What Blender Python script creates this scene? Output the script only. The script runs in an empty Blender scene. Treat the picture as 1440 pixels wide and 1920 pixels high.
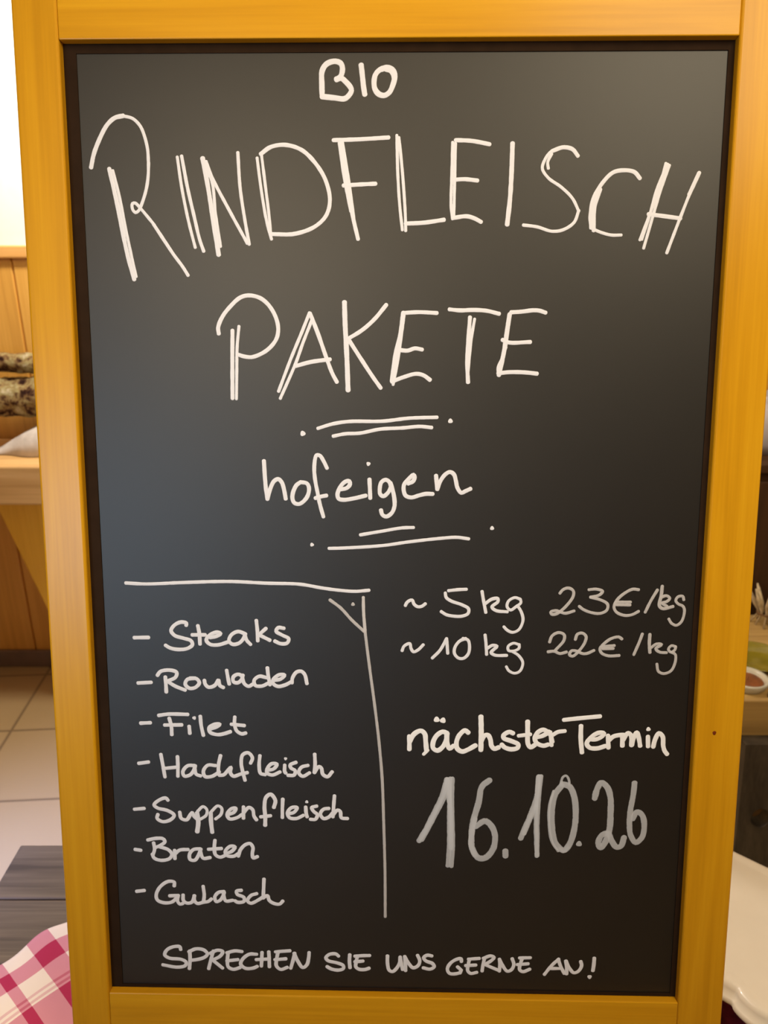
import bpy, bmesh, math, random
from mathutils import Vector, Matrix, noise

random.seed(7)
scene = bpy.context.scene
R = math.radians

# ------------------------------------------------------------------ camera
cam_d = bpy.data.cameras.new('camera')
cam = bpy.data.objects.new('camera', cam_d)
scene.collection.objects.link(cam)
cam.location = (0, 0, 1.25)
cam.rotation_euler = (R(90 - 20.6), 0, 0)
cam_d.sensor_fit = 'AUTO'
cam_d.sensor_width = 36
cam_d.lens = 1442 / 1920 * 36
cam_d.clip_start = 0.02
cam_d.dof.use_dof = True
cam_d.dof.focus_distance = 0.86
cam_d.dof.aperture_fstop = 6.0
scene.camera = cam

# ------------------------------------------------------------------ world, lamps, exposure
world = bpy.data.worlds.new('world')
scene.world = world
world.use_nodes = True
world.node_tree.nodes['Background'].inputs[0].default_value = (1.0, 0.86, 0.7, 1)
world.node_tree.nodes['Background'].inputs[1].default_value = 0.02

def lamp(name, kind, loc, energy, color, size=0.2, size_y=None, target=None, spread=None):
    d = bpy.data.lights.new(name, kind)
    d.energy = energy
    d.color = color
    if kind == 'AREA':
        d.size = size
        if size_y:
            d.shape = 'RECTANGLE'
            d.size_y = size_y
        if spread:
            d.spread = R(spread)
    else:
        d.shadow_soft_size = size
    o = bpy.data.objects.new(name, d)
    scene.collection.objects.link(o)
    o.location = loc
    if target:
        o.rotation_euler = (Vector(target) - Vector(loc)).to_track_quat('-Z', 'Y').to_euler()
    return o

# warm ceiling lamp over the photographer's right shoulder
lamp('ceiling_lamp_light', 'POINT', (0.72, -0.15, 2.20), 56, (1.0, 0.84, 0.58), 0.36)
# weak warm fill behind the photographer, added to brighten the board's upper left and centre
lamp('rear_fill_light', 'AREA', (-0.62, -1.30, 2.20), 1.2, (1.0, 0.80, 0.52), 0.35, target=(-0.08, 0.85, 1.15), spread=38)
# lamp in the far left corner, over the plank table
lamp('corner_lamp_light', 'POINT', (-0.54, 1.54, 1.97), 60, (1.0, 0.92, 0.84), 0.10)
# daylight of the window behind the photographer, to the left
lamp('daylight_behind', 'AREA', (-1.60, -2.25, 1.13), 1.75, (0.62, 0.80, 1.0), 0.62, 0.95, target=(-0.22, 0.8, 0.95), spread=34)
# daylight of the window in the left wall
lamp('daylight_left', 'AREA', (-1.82, 0.70, 1.45), 3.6, (0.28, 0.38, 1.0), 0.4, 0.5, target=(-0.84, 1.14, 0.0), spread=27)

vs = scene.view_settings
vs.view_transform = 'Standard'
vs.look = 'None'
vs.exposure = 0.0
vs.gamma = 1.0
vs.use_curve_mapping = False

# ------------------------------------------------------------------ materials
def new_mat(name):
    m = bpy.data.materials.new(name)
    m.use_nodes = True
    nt = m.node_tree
    return m, nt, nt.nodes['Principled BSDF']

def N(nt, typ, **kw):
    n = nt.nodes.new(typ)
    for k, v in kw.items():
        setattr(n, k, v)
    return n

def ramp(nt, stops, interp='LINEAR'):
    r = N(nt, 'ShaderNodeValToRGB')
    cr = r.color_ramp
    cr.interpolation = interp
    while len(cr.elements) < len(stops):
        cr.elements.new(0.5)
    for e, (p, c) in zip(cr.elements, stops):
        e.position = p
        e.color = (*c, 1) if len(c) == 3 else c
    return r

def coords(nt, scale=(1, 1, 1), rot=(0, 0, 0)):
    tc = N(nt, 'ShaderNodeTexCoord')
    mp = N(nt, 'ShaderNodeMapping')
    mp.inputs['Scale'].default_value = scale
    mp.inputs['Rotation'].default_value = rot
    nt.links.new(tc.outputs['Object'], mp.inputs['Vector'])
    return mp.outputs['Vector']

def bump(nt, bsdf, sock, strength=0.2, dist=0.002):
    b = N(nt, 'ShaderNodeBump')
    b.inputs['Strength'].default_value = strength
    b.inputs['Distance'].default_value = dist
    nt.links.new(sock, b.inputs['Height'])
    nt.links.new(b.outputs['Normal'], bsdf.inputs['Normal'])

def plain(name, col, rough=0.5, spec=0.5, metal=0.0, var=0.0, nscale=20, coat=0.0, bmp=0.0):
    m, nt, b = new_mat(name)
    b.inputs['Roughness'].default_value = rough
    b.inputs['Specular IOR Level'].default_value = spec
    b.inputs['Metallic'].default_value = metal
    b.inputs['Coat Weight'].default_value = coat
    nz = N(nt, 'ShaderNodeTexNoise')
    nz.inputs['Scale'].default_value = nscale
    nz.inputs['Detail'].default_value = 5
    nt.links.new(coords(nt), nz.inputs['Vector'])
    lo = tuple(c * (1 - var) for c in col)
    hi = tuple(min(1, c * (1 + var)) for c in col)
    r = ramp(nt, [(0.3, lo), (0.7, hi)])
    nt.links.new(nz.outputs['Fac'], r.inputs['Fac'])
    nt.links.new(r.outputs['Color'], b.inputs['Base Color'])
    if bmp:
        bump(nt, b, nz.outputs['Fac'], bmp)
    return m

def wood(name, dark, mid, light, axis=2, grain=1.0, rough=0.4, coat=0.0, knots=None, bmp=0.1, spec=0.5):
    """planed timber: grain runs along the given axis; optional dark knots at world-scale spacing"""
    m, nt, b = new_mat(name)
    b.inputs['Roughness'].default_value = rough
    b.inputs['Coat Weight'].default_value = coat
    b.inputs['Coat Roughness'].default_value = 0.25
    b.inputs['Specular IOR Level'].default_value = spec
    s = [42 * grain] * 3
    s[axis] = 2.2 * grain
    v = coords(nt, tuple(s))
    n1 = N(nt, 'ShaderNodeTexNoise')
    n1.inputs['Scale'].default_value = 1.0
    n1.inputs['Detail'].default_value = 6
    n1.inputs['Distortion'].default_value = 0.6
    nt.links.new(v, n1.inputs['Vector'])
    s2 = [260 * grain] * 3
    s2[axis] = 6 * grain
    n2 = N(nt, 'ShaderNodeTexNoise')
    n2.inputs['Scale'].default_value = 1.0
    n2.inputs['Detail'].default_value = 2
    nt.links.new(coords(nt, tuple(s2)), n2.inputs['Vector'])
    mx = N(nt, 'ShaderNodeMath', operation='MULTIPLY_ADD')
    nt.links.new(n2.outputs['Fac'], mx.inputs[0])
    mx.inputs[1].default_value = 0.35
    sub = N(nt, 'ShaderNodeMath', operation='MULTIPLY_ADD')
    nt.links.new(n1.outputs['Fac'], sub.inputs[0])
    sub.inputs[1].default_value = 0.9
    sub.inputs[2].default_value = -0.14
    nt.links.new(sub.outputs[0], mx.inputs[2])
    r = ramp(nt, [(0.28, dark), (0.5, mid), (0.72, light)])
    nt.links.new(mx.outputs[0], r.inputs['Fac'])
    col = r.outputs['Color']
    if knots:
        ks = [knots] * 3
        ks[axis] = knots * 0.5
        vo = N(nt, 'ShaderNodeTexVoronoi')
        vo.inputs['Scale'].default_value = 1.0
        nt.links.new(coords(nt, tuple(ks)), vo.inputs['Vector'])
        kr = ramp(nt, [(0.02, (1, 1, 1)), (0.10, (0, 0, 0))])
        nt.links.new(vo.outputs['Distance'], kr.inputs['Fac'])
        mc = N(nt, 'ShaderNodeMix', data_type='RGBA')
        nt.links.new(kr.outputs['Color'], mc.inputs['Factor'])
        nt.links.new(col, mc.inputs['A'])
        mc.inputs['B'].default_value = (dark[0] * 0.25, dark[1] * 0.2, dark[2] * 0.2, 1)
        col = mc.outputs['Result']
    nt.links.new(col, b.inputs['Base Color'])
    if bmp:
        bump(nt, b, mx.outputs[0], bmp, 0.001)
    return m

def chalk(name, col, density, rough_edge=0.5, grain=700):
    """chalk film: opaque in the middle of the stroke, crumbling towards its edges"""
    m, nt, b = new_mat(name)
    b.inputs['Roughness'].default_value = 0.95
    b.inputs['Specular IOR Level'].default_value = 0.1
    b.inputs['Base Color'].default_value = (*col, 1)
    uv = N(nt, 'ShaderNodeUVMap')
    sep = N(nt, 'ShaderNodeSeparateXYZ')
    nt.links.new(uv.outputs['UV'], sep.inputs[0])
    nz = N(nt, 'ShaderNodeTexNoise')
    nz.inputs['Scale'].default_value = grain
    nz.inputs['Detail'].default_value = 3
    nt.links.new(coords(nt), nz.inputs['Vector'])
    n2 = N(nt, 'ShaderNodeTexNoise')
    n2.inputs['Scale'].default_value = 60
    nt.links.new(coords(nt), n2.inputs['Vector'])
    # a = edge*k + density + (fine-0.5)*g + (coarse-0.5)*h
    a = N(nt, 'ShaderNodeMath', operation='MULTIPLY_ADD')
    nt.links.new(sep.outputs['X'], a.inputs[0])
    a.inputs[1].default_value = 1.0 / rough_edge
    a.inputs[2].default_value = density - 0.95
    f = N(nt, 'ShaderNodeMath', operation='MULTIPLY_ADD')
    nt.links.new(nz.outputs['Fac'], f.inputs[0])
    f.inputs[1].default_value = 0.9
    nt.links.new(a.outputs[0], f.inputs[2])
    g = N(nt, 'ShaderNodeMath', operation='MULTIPLY_ADD')
    nt.links.new(n2.outputs['Fac'], g.inputs[0])
    g.inputs[1].default_value = 0.5
    nt.links.new(f.outputs[0], g.inputs[2])
    mn = N(nt, 'ShaderNodeMath', operation='MINIMUM')
    nt.links.new(g.outputs[0], mn.inputs[0])
    mn.inputs[1].default_value = density
    mn.use_clamp = True
    nt.links.new(mn.outputs[0], b.inputs['Alpha'])
    return m

HONEY = ((0.56, 0.262, 0.006), (0.65, 0.315, 0.008), (0.72, 0.37, 0.012))
M = {}
M['frame_v'] = wood('honey_varnish_upright', *HONEY, axis=2, rough=0.30, coat=0.0, bmp=0.04, spec=0.23)
M['frame_h'] = wood('honey_varnish_rail', *HONEY, axis=0, rough=0.30, coat=0.0, bmp=0.04, spec=0.23)
M['pine_v'] = wood('pine_panelling', (0.64, 0.31, 0.05), (0.78, 0.41, 0.075), (0.87, 0.49, 0.11), axis=2, grain=0.7, rough=0.45, knots=7, coat=0.1)
M['pine_h'] = wood('pine_ledge', (0.68, 0.33, 0.08), (0.80, 0.42, 0.12), (0.88, 0.50, 0.17), axis=0, grain=0.7, rough=0.45)
M['table_top'] = wood('worn_table_top', (0.58, 0.33, 0.11), (0.72, 0.44, 0.17), (0.82, 0.55, 0.25), axis=0, grain=0.6, rough=0.5)
M['table_leg'] = wood('pine_leg', (0.80, 0.42, 0.02), (0.90, 0.50, 0.035), (0.94, 0.57, 0.06), axis=2, grain=0.7, rough=0.45, knots=9)
M['grey_wood'] = wood('weathered_boards', (0.05, 0.033, 0.018), (0.11, 0.078, 0.045), (0.17, 0.125, 0.075), axis=0, grain=0.8, rough=0.6, knots=6, bmp=0.3)
M['bench_wood'] = wood('rough_bench_top', (0.30, 0.18, 0.055), (0.40, 0.25, 0.08), (0.48, 0.32, 0.11), axis=0, grain=0.6, rough=0.55, bmp=0.2)
M['black_wood'] = wood('blackened_board', (0.020, 0.014, 0.009), (0.045, 0.034, 0.022), (0.075, 0.058, 0.038), axis=2, grain=0.8, rough=0.5, bmp=0.3)
M['dark_cab'] = wood('dark_stained_cabinet', (0.035, 0.014, 0.005), (0.06, 0.025, 0.008), (0.09, 0.04, 0.014), axis=2, grain=0.6, rough=0.5)
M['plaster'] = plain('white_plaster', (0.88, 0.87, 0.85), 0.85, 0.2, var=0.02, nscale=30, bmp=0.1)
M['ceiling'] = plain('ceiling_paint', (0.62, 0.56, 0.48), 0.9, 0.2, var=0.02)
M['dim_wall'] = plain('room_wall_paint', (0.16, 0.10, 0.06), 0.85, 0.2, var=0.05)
M['baseboard'] = plain('grey_baseboard_tile', (0.20, 0.14, 0.12), 0.4, 0.5, var=0.15)
M['panel'] = plain('matt_black_board', (0.006, 0.0046, 0.0036), 0.48, 0.58, var=0.12, nscale=14)
M['knot'] = plain('red_brown_knot', (0.16, 0.025, 0.004), 0.5, 0.3, var=0.3, nscale=300)
M['edge_shade'] = plain('dark_brown_edge_shade', (0.026, 0.0135, 0.007), 0.9, 0.1, var=0.15, nscale=40)  # shade along the panel's edge, painted as a dark brown
M['chalk_white'] = chalk('white_chalk', (0.84, 0.85, 0.93), 0.93, 0.58)
M['chalk_bright'] = chalk('dense_white_chalk', (0.92, 0.93, 0.97), 1.0, 0.45)
M['chalk_soft'] = chalk('soft_white_chalk', (0.86, 0.88, 0.97), 0.90, 0.58)
M['chalk_faint'] = chalk('thin_grey_chalk', (0.80, 0.78, 0.80), 0.62, 0.65)
M['chalk_dusty'] = chalk('dusty_grey_chalk', (0.80, 0.83, 0.90), 0.52, 0.60)
M['cream'] = plain('cream_enamel', (0.64, 0.565, 0.45), 0.28, 0.5, var=0.02, coat=0.4)
M['plum'] = plain('plum_cloth_weave', (0.10, 0.008, 0.03), 0.9, 0.2, var=0.3, nscale=120)
M['greycloth'] = plain('grey_white_felt', (0.62, 0.56, 0.50), 0.95, 0.1, var=0.1, nscale=60, bmp=0.3)
M['greyjar'] = plain('pale_grey_glaze', (0.42, 0.39, 0.40), 0.4, 0.5, var=0.08)
M['olive'] = plain('olive_glaze', (0.20, 0.16, 0.012), 0.15, 0.6, var=0.2, coat=0.5)
M['wax'] = plain('brown_wax', (0.19, 0.06, 0.015), 0.5, 0.4, var=0.25, nscale=60)
M['cinnamon'] = plain('cinnamon_bark', (0.075, 0.032, 0.01), 0.7, 0.3, var=0.3, nscale=200)
M['straw'] = plain('pale_dry_straw', (0.50, 0.40, 0.24), 0.8, 0.2, var=0.25, nscale=90)
M['twine'] = plain('brown_twine', (0.16, 0.08, 0.03), 0.9, 0.2, var=0.2, nscale=200)

def glass():
    m, nt, b = new_mat('pale_votive_glass')
    b.inputs['Base Color'].default_value = (0.90, 0.86, 0.70, 1)
    b.inputs['Roughness'].default_value = 0.12
    b.inputs['Transmission Weight'].default_value = 0.55
    b.inputs['IOR'].default_value = 1.45
    return m
M['glass'] = glass()

def moss():
    m, nt, b = new_mat('mossy_bark')
    b.inputs['Roughness'].default_value = 0.95
    b.inputs['Specular IOR Level'].default_value = 0.15
    n1 = N(nt, 'ShaderNodeTexNoise'); n1.inputs['Scale'].default_value = 38; n1.inputs['Detail'].default_value = 8; n1.inputs['Roughness'].default_value = 0.7
    nt.links.new(coords(nt), n1.inputs['Vector'])
    r = ramp(nt, [(0.38, (0.025, 0.008, 0.006)), (0.45, (0.12, 0.055, 0.025)), (0.50, (0.34, 0.22, 0.09)), (0.57, (0.40, 0.33, 0.14)), (0.66, (0.60, 0.50, 0.33))])
    nt.links.new(n1.outputs['Fac'], r.inputs['Fac'])
    nt.links.new(r.outputs['Color'], b.inputs['Base Color'])
    bump(nt, b, n1.outputs['Fac'], 1.0, 0.012)
    return m
M['moss'] = moss()

def tiles():
    m, nt, b = new_mat('beige_floor_tiles')
    b.inputs['Roughness'].default_value = 0.32
    v = coords(nt, (1, 1, 1), (0, 0, R(-4)))
    br = N(nt, 'ShaderNodeTexBrick')
    br.offset = 0.0
    br.inputs['Scale'].default_value = 1.0
    br.inputs['Mortar Size'].default_value = 0.004
    br.inputs['Mortar Smooth'].default_value = 0.2
    br.inputs['Brick Width'].default_value = 0.27
    br.inputs['Row Height'].default_value = 0.27
    br.inputs['Color1'].default_value = (0.37, 0.265, 0.125, 1)
    br.inputs['Color2'].default_value = (0.395, 0.285, 0.14, 1)
    br.inputs['Mortar'].default_value = (0.20, 0.14, 0.07, 1)
    add = N(nt, 'ShaderNodeVectorMath', operation='ADD')
    add.inputs[1].default_value = TILE_SHIFT
    nt.links.new(v, add.inputs[0])
    nt.links.new(add.outputs[0], br.inputs['Vector'])
    nz = N(nt, 'ShaderNodeTexNoise'); nz.inputs['Scale'].default_value = 9; nz.inputs['Detail'].default_value = 5
    nt.links.new(v, nz.inputs['Vector'])
    mx = N(nt, 'ShaderNodeMix', data_type='RGBA', blend_type='MULTIPLY')
    mx.inputs['Factor'].default_value = 0.35
    nt.links.new(br.outputs['Color'], mx.inputs['A'])
    nt.links.new(nz.outputs['Color'], mx.inputs['B'])
    hs = N(nt, 'ShaderNodeHueSaturation'); hs.inputs['Value'].default_value = 1.15
    nt.links.new(br.outputs['Color'], hs.inputs['Color'])
    nt.links.new(hs.outputs['Color'], b.inputs['Base Color'])
    bump(nt, b, br.outputs['Fac'], -0.3, 0.002)
    return m
TILE_SHIFT = (0.05, 0.135, 0)
M['tiles'] = tiles()

def gingham():
    """red and white woven check, in the cloth's own flat (UV, metres) coordinates"""
    m, nt, b = new_mat('red_white_check_cloth')
    b.inputs['Roughness'].default_value = 0.9
    b.inputs['Specular IOR Level'].default_value = 0.15
    uv = N(nt, 'ShaderNodeUVMap')
    sep = N(nt, 'ShaderNodeSeparateXYZ')
    nt.links.new(uv.outputs['UV'], sep.inputs[0])
    W0, R1 = (0, 0, 0), (1, 1, 1)
    def stripes(sock, period, stops, shift=0.0):
        mm = N(nt, 'ShaderNodeMath', operation='MULTIPLY_ADD')
        nt.links.new(sock, mm.inputs[0]); mm.inputs[1].default_value = 1 / period; mm.inputs[2].default_value = shift
        fr = N(nt, 'ShaderNodeMath', operation='FRACT')
        nt.links.new(mm.outputs[0], fr.inputs[0])
        r = ramp(nt, stops, 'CONSTANT')
        nt.links.new(fr.outputs[0], r.inputs['Fac'])
        return r.outputs['Color']
    G = (0.55, 0.55, 0.55)
    # v = metres from the hem, u = metres along the hem
    sv = stripes(sep.outputs['Y'], 0.30, [(0.0, W0), (0.085, R1), (0.18, W0), (0.285, G), (0.30, W0), (0.315, G), (0.33, W0), (0.34, R1), (0.60, W0), (0.80, R1)], CHECK_V)
    su = stripes(sep.outputs['X'], 0.125, [(0.0, W0), (0.30, R1), (0.58, W0), (0.62, W0), (0.88, R1)], CHECK_U)
    mixv = N(nt, 'ShaderNodeMix', data_type='RGBA')
    mixv.inputs['Factor'].default_value = 0.5
    nt.links.new(sv, mixv.inputs['A']); nt.links.new(su, mixv.inputs['B'])
    r = ramp(nt, [(0.0, (0.78, 0.68, 0.58)), (0.5, (0.60, 0.25, 0.30)), (1.0, (0.40, 0.03, 0.085))])
    nt.links.new(mixv.outputs['Result'], r.inputs['Fac'])
    nt.links.new(r.outputs['Color'], b.inputs['Base Color'])
    return m
CHECK_V, CHECK_U = 0.0, 0.0
M['gingham'] = gingham()

# ------------------------------------------------------------------ mesh helpers
def link(o, parent=None):
    scene.collection.objects.link(o)
    if parent:
        o.parent = parent
    return o

def obj(name, bm, m, parent=None, smooth=False, bevel=0.0, seg=2):
    me = bpy.data.meshes.new(name)
    bm.to_mesh(me)
    bm.free()
    me.materials.append(m)
    if smooth:
        for p in me.polygons:
            p.use_smooth = True
    o = link(bpy.data.objects.new(name, me), parent)
    if bevel:
        b = o.modifiers.new('bevel', 'BEVEL')
        b.width = bevel
        b.segments = seg
        b.limit_method = 'ANGLE'
    return o

def empty(name, loc=(0, 0, 0)):
    o = link(bpy.data.objects.new(name, None))
    o.location = loc
    o.empty_display_size = 0.05
    return o

def tag(o, label, cat, group=None):
    o['label'] = label
    o['category'] = cat
    if group:
        o['group'] = group
    return o

def struct(o):
    o['kind'] = 'structure'
    return o

def box(bm, lo, hi, mat=None):
    vs_ = [bm.verts.new((x, y, z)) for x in (lo[0], hi[0]) for y in (lo[1], hi[1]) for z in (lo[2], hi[2])]
    if mat:
        for v in vs_:
            v.co = mat @ v.co
    for f in ((0, 1, 3, 2), (4, 6, 7, 5), (0, 4, 5, 1), (2, 3, 7, 6), (0, 2, 6, 4), (1, 5, 7, 3)):
        bm.faces.new([vs_[i] for i in f])
    bmesh.ops.recalc_face_normals(bm, faces=bm.faces[:])
    return bm

def boxes(*bs):
    bm = bmesh.new()
    for b in bs:
        box(bm, *b)
    return bm

def lathe(profile, seg=48, center=(0, 0, 0)):
    """profile: list of (radius, z); closed surface of revolution"""
    bm = bmesh.new()
    rings = []
    for r, z in profile:
        if r < 1e-6:
            rings.append([bm.verts.new((center[0], center[1], center[2] + z))])
        else:
            rings.append([bm.verts.new((center[0] + r * math.cos(2 * math.pi * k / seg), center[1] + r * math.sin(2 * math.pi * k / seg), center[2] + z)) for k in range(seg)])
    for a, b in zip(rings, rings[1:]):
        for k in range(seg):
            k2 = (k + 1) % seg
            if len(a) == 1 and len(b) == 1:
                continue
            if len(a) == 1:
                bm.faces.new((a[0], b[k2], b[k]))
            elif len(b) == 1:
                bm.faces.new((a[k], a[k2], b[0]))
            else:
                bm.faces.new((a[k], a[k2], b[k2], b[k]))
    bmesh.ops.recalc_face_normals(bm, faces=bm.faces[:])
    return bm

def tube(bm, pts, radii, seg=10, jitter=0.0):
    """round bar through pts with a radius per point and closed ends"""
    pts = [Vector(p) for p in pts]
    rings = []
    for i, p in enumerate(pts):
        t = (pts[min(i + 1, len(pts) - 1)] - pts[max(i - 1, 0)]).normalized()
        a = t.orthogonal().normalized() if i == 0 else (rings_a - t * rings_a.dot(t)).normalized()
        rings_a = a
        b = t.cross(a)
        ring = []
        for k in range(seg):
            th = 2 * math.pi * k / seg
            d = a * math.cos(th) + b * math.sin(th)
            r = radii[i]
            if jitter:
                q = p + d * r
                r *= 1 + jitter * (noise.fractal(q * 16, 1.0, 2.0, 4) + 0.5 * noise.noise(q * 60))
            ring.append(bm.verts.new(p + d * r))
        rings.append(ring)
    for a, b in zip(rings, rings[1:]):
        for k in range(seg):
            k2 = (k + 1) % seg
            bm.faces.new((a[k], a[k2], b[k2], b[k]))
    bm.faces.new(rings[0][::-1])
    bm.faces.new(rings[-1])
    bmesh.ops.recalc_face_normals(bm, faces=bm.faces[:])
    return bm

# ------------------------------------------------------------------ the room
XL, XR, YF, YB, ZC = -1.95, 1.85, -2.45, 2.03, 2.60
T = 0.08
struct(obj('floor', boxes(((XL, YF, -T), (XR, YB, 0))), M['tiles']))
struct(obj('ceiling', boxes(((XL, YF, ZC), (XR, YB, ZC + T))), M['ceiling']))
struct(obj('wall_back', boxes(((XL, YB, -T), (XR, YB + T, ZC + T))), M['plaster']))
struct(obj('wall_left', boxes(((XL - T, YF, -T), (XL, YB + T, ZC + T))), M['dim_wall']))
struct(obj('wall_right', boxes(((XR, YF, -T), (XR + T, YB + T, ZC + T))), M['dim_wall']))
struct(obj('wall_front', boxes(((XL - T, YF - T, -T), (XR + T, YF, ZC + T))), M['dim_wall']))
# tongue-and-groove pine panelling along the back wall, with its cap ledge
bm = bmesh.new()
pw = 0.115
x = -0.926 - pw * 9
while x < XR - 0.005:
    x0, x1 = max(x, XL), min(x + pw - 0.004, XR)
    if x1 - x0 > 0.01:
        box(bm, (x0, YB - 0.018, 0.0), (x1, YB - 0.001, 1.17))
    x += pw
box(bm, (XL, YB - 0.010, 0.0), (XR, YB, 1.165))
struct(obj('trim_1', bm, M['pine_v'], bevel=0.003))
struct(obj('trim_2', boxes(((XL, YB - 0.034, 1.168), (XR, YB, 1.198))), M['pine_h'], bevel=0.004))
struct(obj('baseboard_back', boxes(((XL, YB - 0.030, 0.0), (XR, YB - 0.018, 0.055))), M['baseboard'], bevel=0.003))

# ------------------------------------------------------------------ the chalkboard (leaning back on its rear frame)
E1 = Vector((0.99979021, -0.0204416 * 0.99, 0.00130)).normalized()
E2 = Vector((0.00130, 0.21535, 0.97654))
E2 = (E2 - E1 * E2.dot(E1)).normalized()
EY = E2.cross(E1)                       # into the board, away from the viewer
ORG = Vector((-0.34072707, 0.6817425, 0.35745265))
board = empty('chalkboard')
BM = Matrix(((E1.x, EY.x, E2.x, ORG.x), (E1.y, EY.y, E2.y, ORG.y), (E1.z, EY.z, E2.z, ORG.z), (0, 0, 0, 1)))
# origin of the thing: floor level, under the middle of the front frame
foot = Vector((0.350, 0.014, -0.3655))
board.matrix_world = BM @ Matrix.Translation(foot)
tag(board, 'tall honey-varnished wooden chalkboard with white handwritten meat offers, leaning in the middle', 'chalkboard')
OW, OH, REC, DEP = 0.700, 1.0964, 0.012, 0.028
def loc(bm):
    for v in bm.verts:
        v.co -= foot
    return bm
obj('stile', loc(boxes(((-0.0480, 0, -0.3655), (0.0, DEP, OH + 0.066)))), M['frame_v'], board, bevel=0.003, seg=3)
right_stile = obj('stile', loc(boxes(((OW, 0, -0.3680), (OW + 0.0540, DEP, OH + 0.066)))), M['frame_v'], board, bevel=0.003, seg=3)
obj('top_rail', loc(boxes(((0.0, 0.0006, OH), (OW, DEP, OH + 0.066)))), M['frame_h'], board, bevel=0.0012, seg=2)
obj('bottom_rail', loc(boxes(((0.0, 0.0006, -0.072), (OW, DEP, 0.0)))), M['frame_h'], board, bevel=0.0012, seg=2)
bm = bmesh.new()
ring = [bm.verts.new((0.7215 + 0.0021 * math.cos(t) * (1 + 0.15 * math.sin(3 * t)), -0.0002, 0.3480 + 0.0025 * math.sin(t))) for t in [2 * math.pi * k / 20 for k in range(20)]]
c0 = bm.verts.new((0.7215, -0.0004, 0.348))
for k in range(20):
    bm.faces.new((ring[k], ring[(k + 1) % 20], c0))
bmesh.ops.recalc_face_normals(bm, faces=bm.faces[:])
obj('wood_knot', loc(bm), M['knot'], right_stile)['label'] = 'small red-brown knot'
panel = obj('writing_panel', loc(boxes(((0.0005, REC, 0.0005), (OW - 0.0005, REC + 0.006, OH - 0.0005)))), M['panel'], board)
panel['label'] = 'matt black writing surface'
# added dark strip: shading and lost sheen beside the frame put into its colour
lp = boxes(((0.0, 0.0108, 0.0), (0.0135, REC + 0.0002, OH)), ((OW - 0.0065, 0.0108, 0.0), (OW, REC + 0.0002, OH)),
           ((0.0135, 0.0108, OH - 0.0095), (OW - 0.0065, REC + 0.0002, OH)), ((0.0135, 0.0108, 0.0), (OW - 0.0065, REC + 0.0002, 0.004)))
obj('edge_shade_strip', loc(lp), M['edge_shade'], board)
# rear frame, folded out behind
for s in (0.030, 0.640):
    b_ = bmesh.new()
    q0 = Vector((s, 0.030, 1.12))
    ang = R(-24)
    mt = Matrix.Translation(q0) @ Matrix.Rotation(ang, 4, 'X')
    box(b_, (0, 0, -1.475 if s < .3 else -1.475), (0.034, 0.020, 0.02), Matrix.Translation(q0) @ Matrix.Rotation(R(24), 4, 'X'))
    obj('rear_leg', loc(b_), M['frame_v'], board, bevel=0.002)

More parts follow.
